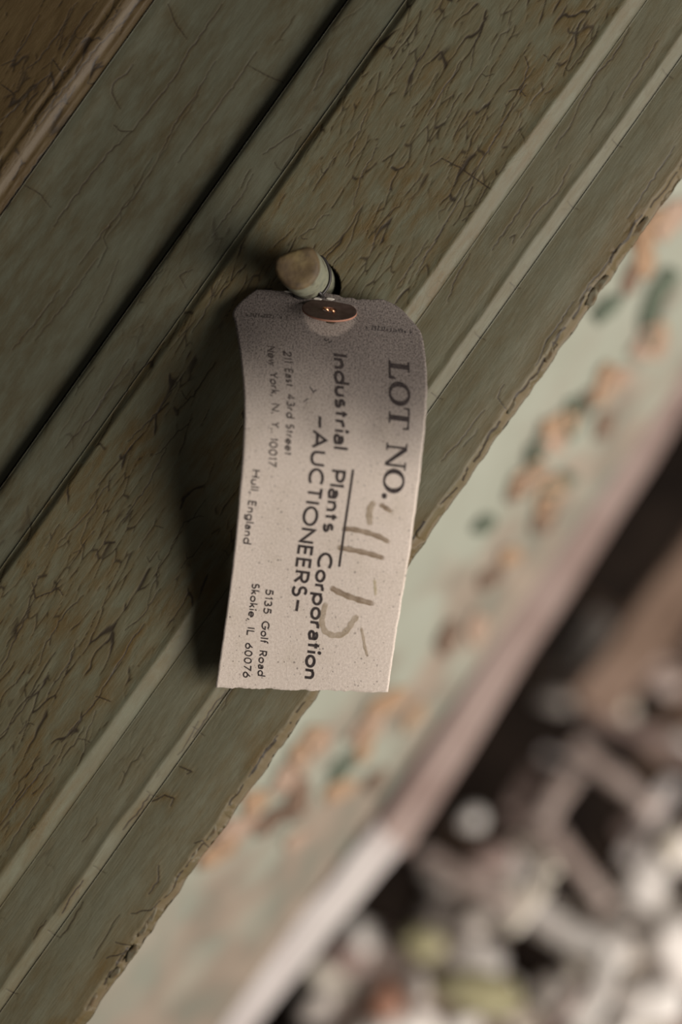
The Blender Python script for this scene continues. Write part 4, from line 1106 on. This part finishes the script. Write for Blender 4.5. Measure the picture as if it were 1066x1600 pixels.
chunk_at(1003, 1405, 76, 80, m_plast, 'plaster_lump', 'white lump under the right side of the square gap', 'plaster', 24, .03)
chunk_at(1045, 1470, 96, 96, m_plast, 'plaster_lump', 'bright white lump against the right edge, below centre of the rubble', 'plaster', 25, .035)
chunk_at(1053, 1332, 64, 66, m_cream, 'plaster_lump', 'cream lump against the right edge beside the square gap', 'plaster', 26, .05)
chunk_at(1012, 1572, 150, 96, m_plast, 'plaster_slab', 'brightest white slab in the bottom right corner', 'plaster', 27, .035, None, .5)
stick_at(962, 1496, 914, 1615, 36, m_plast, 'splintered_stick', 'bleached upright stick left of the brightest white slab', 'stick', 28, .045, .045)
chunk_at(660, 1486, 90, 74, m_moss, 'moss_clump', 'yellow green moss clump right of the bleached batten', 'moss', 29, .02)
chunk_at(745, 1562, 160, 84, m_moss, 'moss_clump', 'wide yellow green moss clump at the bottom edge', 'moss', 30, .02)
chunk_at(598, 1570, 74, 90, m_rust, 'brick_piece', 'reddish brown brick piece at the bottom edge', 'brick', 31, .01)
chunk_at(650, 1542, 56, 60, m_pgrey, 'plaster_lump', 'grey lump between brick piece and moss clumps', 'plaster', 32, .02)
chunk_at(740, 1446, 64, 50, m_pgrey, 'plaster_lump', 'grey lump left of the bright cream knot', 'plaster', 33, .02)
chunk_at(770, 1350, 90, 50, m_rail, 'wood_block', 'pinkish brown block behind the slanting tan stick', 'wood block', 34, .02)
chunk_at(945, 1425, 80, 50, m_pgrey, 'plaster_lump', 'grey lump under the square dark gap', 'plaster', 35, .02)
stick_at(836, 1206, 798, 1272, 30, m_rail, 'broken_slat', 'short brownish slat just left of the square gap', 'slat', 37, .03, .03)
stick_at(900, 930, 1110, 1060, 30, m_brown, 'broken_slat', 'brown slat highest in the rubble at the right edge', 'slat', 38, .04, .04)
chunk_at(1020, 1010, 90, 56, m_rust, 'wood_block', 'reddish brown block right of the large pale lump', 'wood block', 39, .02)
chunk_at(1040, 1075, 70, 46, m_pinkw, 'plaster_lump', 'pinkish lump at the right edge above the brown slat', 'plaster', 43, .02)
chunk_at(540, 1510, 90, 70, m_rail, 'wood_block', 'brownish pink block beside the bleached batten', 'wood block', 40, .01)
chunk_at(495, 1580, 90, 60, m_pgrey, 'plaster_lump', 'grey lump at the bottom edge under the bleached batten', 'plaster', 44, .01)
stick_at(905, 1545, 840, 1630, 28, m_rail, 'broken_slat', 'brown slat at the bottom edge below the lower dark hollow', 'slat', 41, .03, .03)

# small loose pieces: two to three look-alike meshes each, copied as objects of their own
HOLES = [(928, 1294, 72), (816, 1502, 64), (775, 1165, 90), (700, 1250, 75), (985, 1195, 45), (633, 1375, 50), (1040, 915, 60), (905, 1195, 0), (1000, 1110, 30), (640, 1400, 40), (690, 1420, 30), (960, 1215, 24), (820, 1090, 40), (680, 1310, 30), (855, 1225, 26)]
protos = {}
def small(kind, mats, seed):
    if kind == 'crumb': return chunk_mesh(.011, .009, .007, seed, 2)
    if kind == 'chip': return chunk_mesh(.015, .010, .0035, seed, 2)
    return None
KINDS = [('plaster_crumb', 'plaster crumb', 'plaster', 'plaster crumbs in the rubble', [m_plast, m_pgrey, m_cream], ['white', 'grey', 'cream']),
         ('wood_chip', 'wood chip', 'wood chip', 'wood chips in the rubble', [m_pinkw, m_brown, m_rail], ['pinkish', 'dark brown', 'brown']),
         ('twig', 'thin twig', 'twig', 'twigs in the rubble', [m_cream, m_pale, m_brown], ['cream', 'bleached', 'dark brown'])]
MARKS = [(928, 1294, 'square dark gap'), (798, 1442, 'bright cream knot'), (735, 1283, 'round pale pebble'), (918, 1010, 'large pale oblong lump'), (1045, 1470, 'bright right-edge lump'),
         (1012, 1572, 'bottom right white slab'), (660, 1486, 'upper moss clump'), (745, 1562, 'wide moss clump'), (598, 1570, 'reddish brick piece'), (540, 1510, 'bleached batten'),
         (885, 1460, 'pale plaster slab'), (816, 1502, 'lower dark hollow'), (1020, 1010, 'reddish right-edge block'), (1053, 1332, 'cream right-edge lump'), (1020, 1160, 'slanting brown slat'), (935, 1550, 'bleached upright stick')]
def rel(dx, dy):
    if abs(dx) > 1.6 * abs(dy): return 'right of' if dx > 0 else 'left of'
    if abs(dy) > 1.6 * abs(dx): return 'below' if dy > 0 else 'above'
    return ('below' if dy > 0 else 'above') + ' and ' + ('right of' if dx > 0 else 'left of')
meshes = {}
for (nm, lab, cat, grp, mats, cols) in KINDS:
    for mi, m_ in enumerate(mats):
        for s_ in range(2):
            if nm == 'twig':
                o_ = beam((-.016, 0, .003), (.016, .003, .003), .005, .004, m_, nm, None, 6, .3, 500 + mi * 7 + s_)
                me = o_.data; bpy.data.objects.remove(o_)
            else:
                vl, f = chunk_mesh(*((.011, .009, .007) if nm == 'plaster_crumb' else (.015, .009, .0038)), 600 + mi * 11 + s_)
                vl = vl - np.array([0, 0, vl[:, 2].min()])
                me = bpy.data.meshes.new(nm); me.from_pydata(vl.tolist(), [], f.tolist()); me.materials.append(m_)
            meshes[(nm, mi, s_)] = me
cnt = 0; tries = 0
while cnt < 120 and tries < 4000:
    tries += 1
    x = random.uniform(430, 1120); y = random.uniform(820, 1680); u, t = px2ut(x, y)
    if t < 1305 + (95 if y < 1310 else 0): continue
    if any((x - a) ** 2 + (y - b_) ** 2 < c * c for a, b_, c in HOLES): continue
    bright = sstep(1250, 1500, x * .35 + y * .8)
    ki = random.choices([0, 1, 2], [.25 + 1.2 * float(bright), 1.0, .5])[0]
    nm, lab, cat, grp, mats, cols = KINDS[ki]
    mi = random.choices([0, 1, 2], [.5 + 1.2 * float(bright), .7, .6])[0] if ki == 0 else random.choices([0, 1, 2], [.8, 1.2 - float(bright), .6])[0]
    o_ = bpy.data.objects.new(nm, meshes[(nm, mi, random.randint(0, 1))]); link(o_)
    p = hit(x, y, 0.0); sc_ = random.uniform(.7, 1.7)
    o_.location = p - np.array([0, 0, .001]); o_.scale = (sc_,) * 3
    o_.rotation_euler = (random.uniform(-.15, .15), random.uniform(-.15, .15), random.uniform(0, 6.28))
    mk = min(MARKS, key=lambda q_: (q_[0] - x) ** 2 + (q_[1] - y) ** 2)
    tag(o_, ('small ' if sc_ < 1.2 else 'larger ') + cols[mi] + ' ' + lab + ' ' + rel(x - mk[0], y - mk[1]) + ' the ' + mk[2], cat, grp); cnt += 1
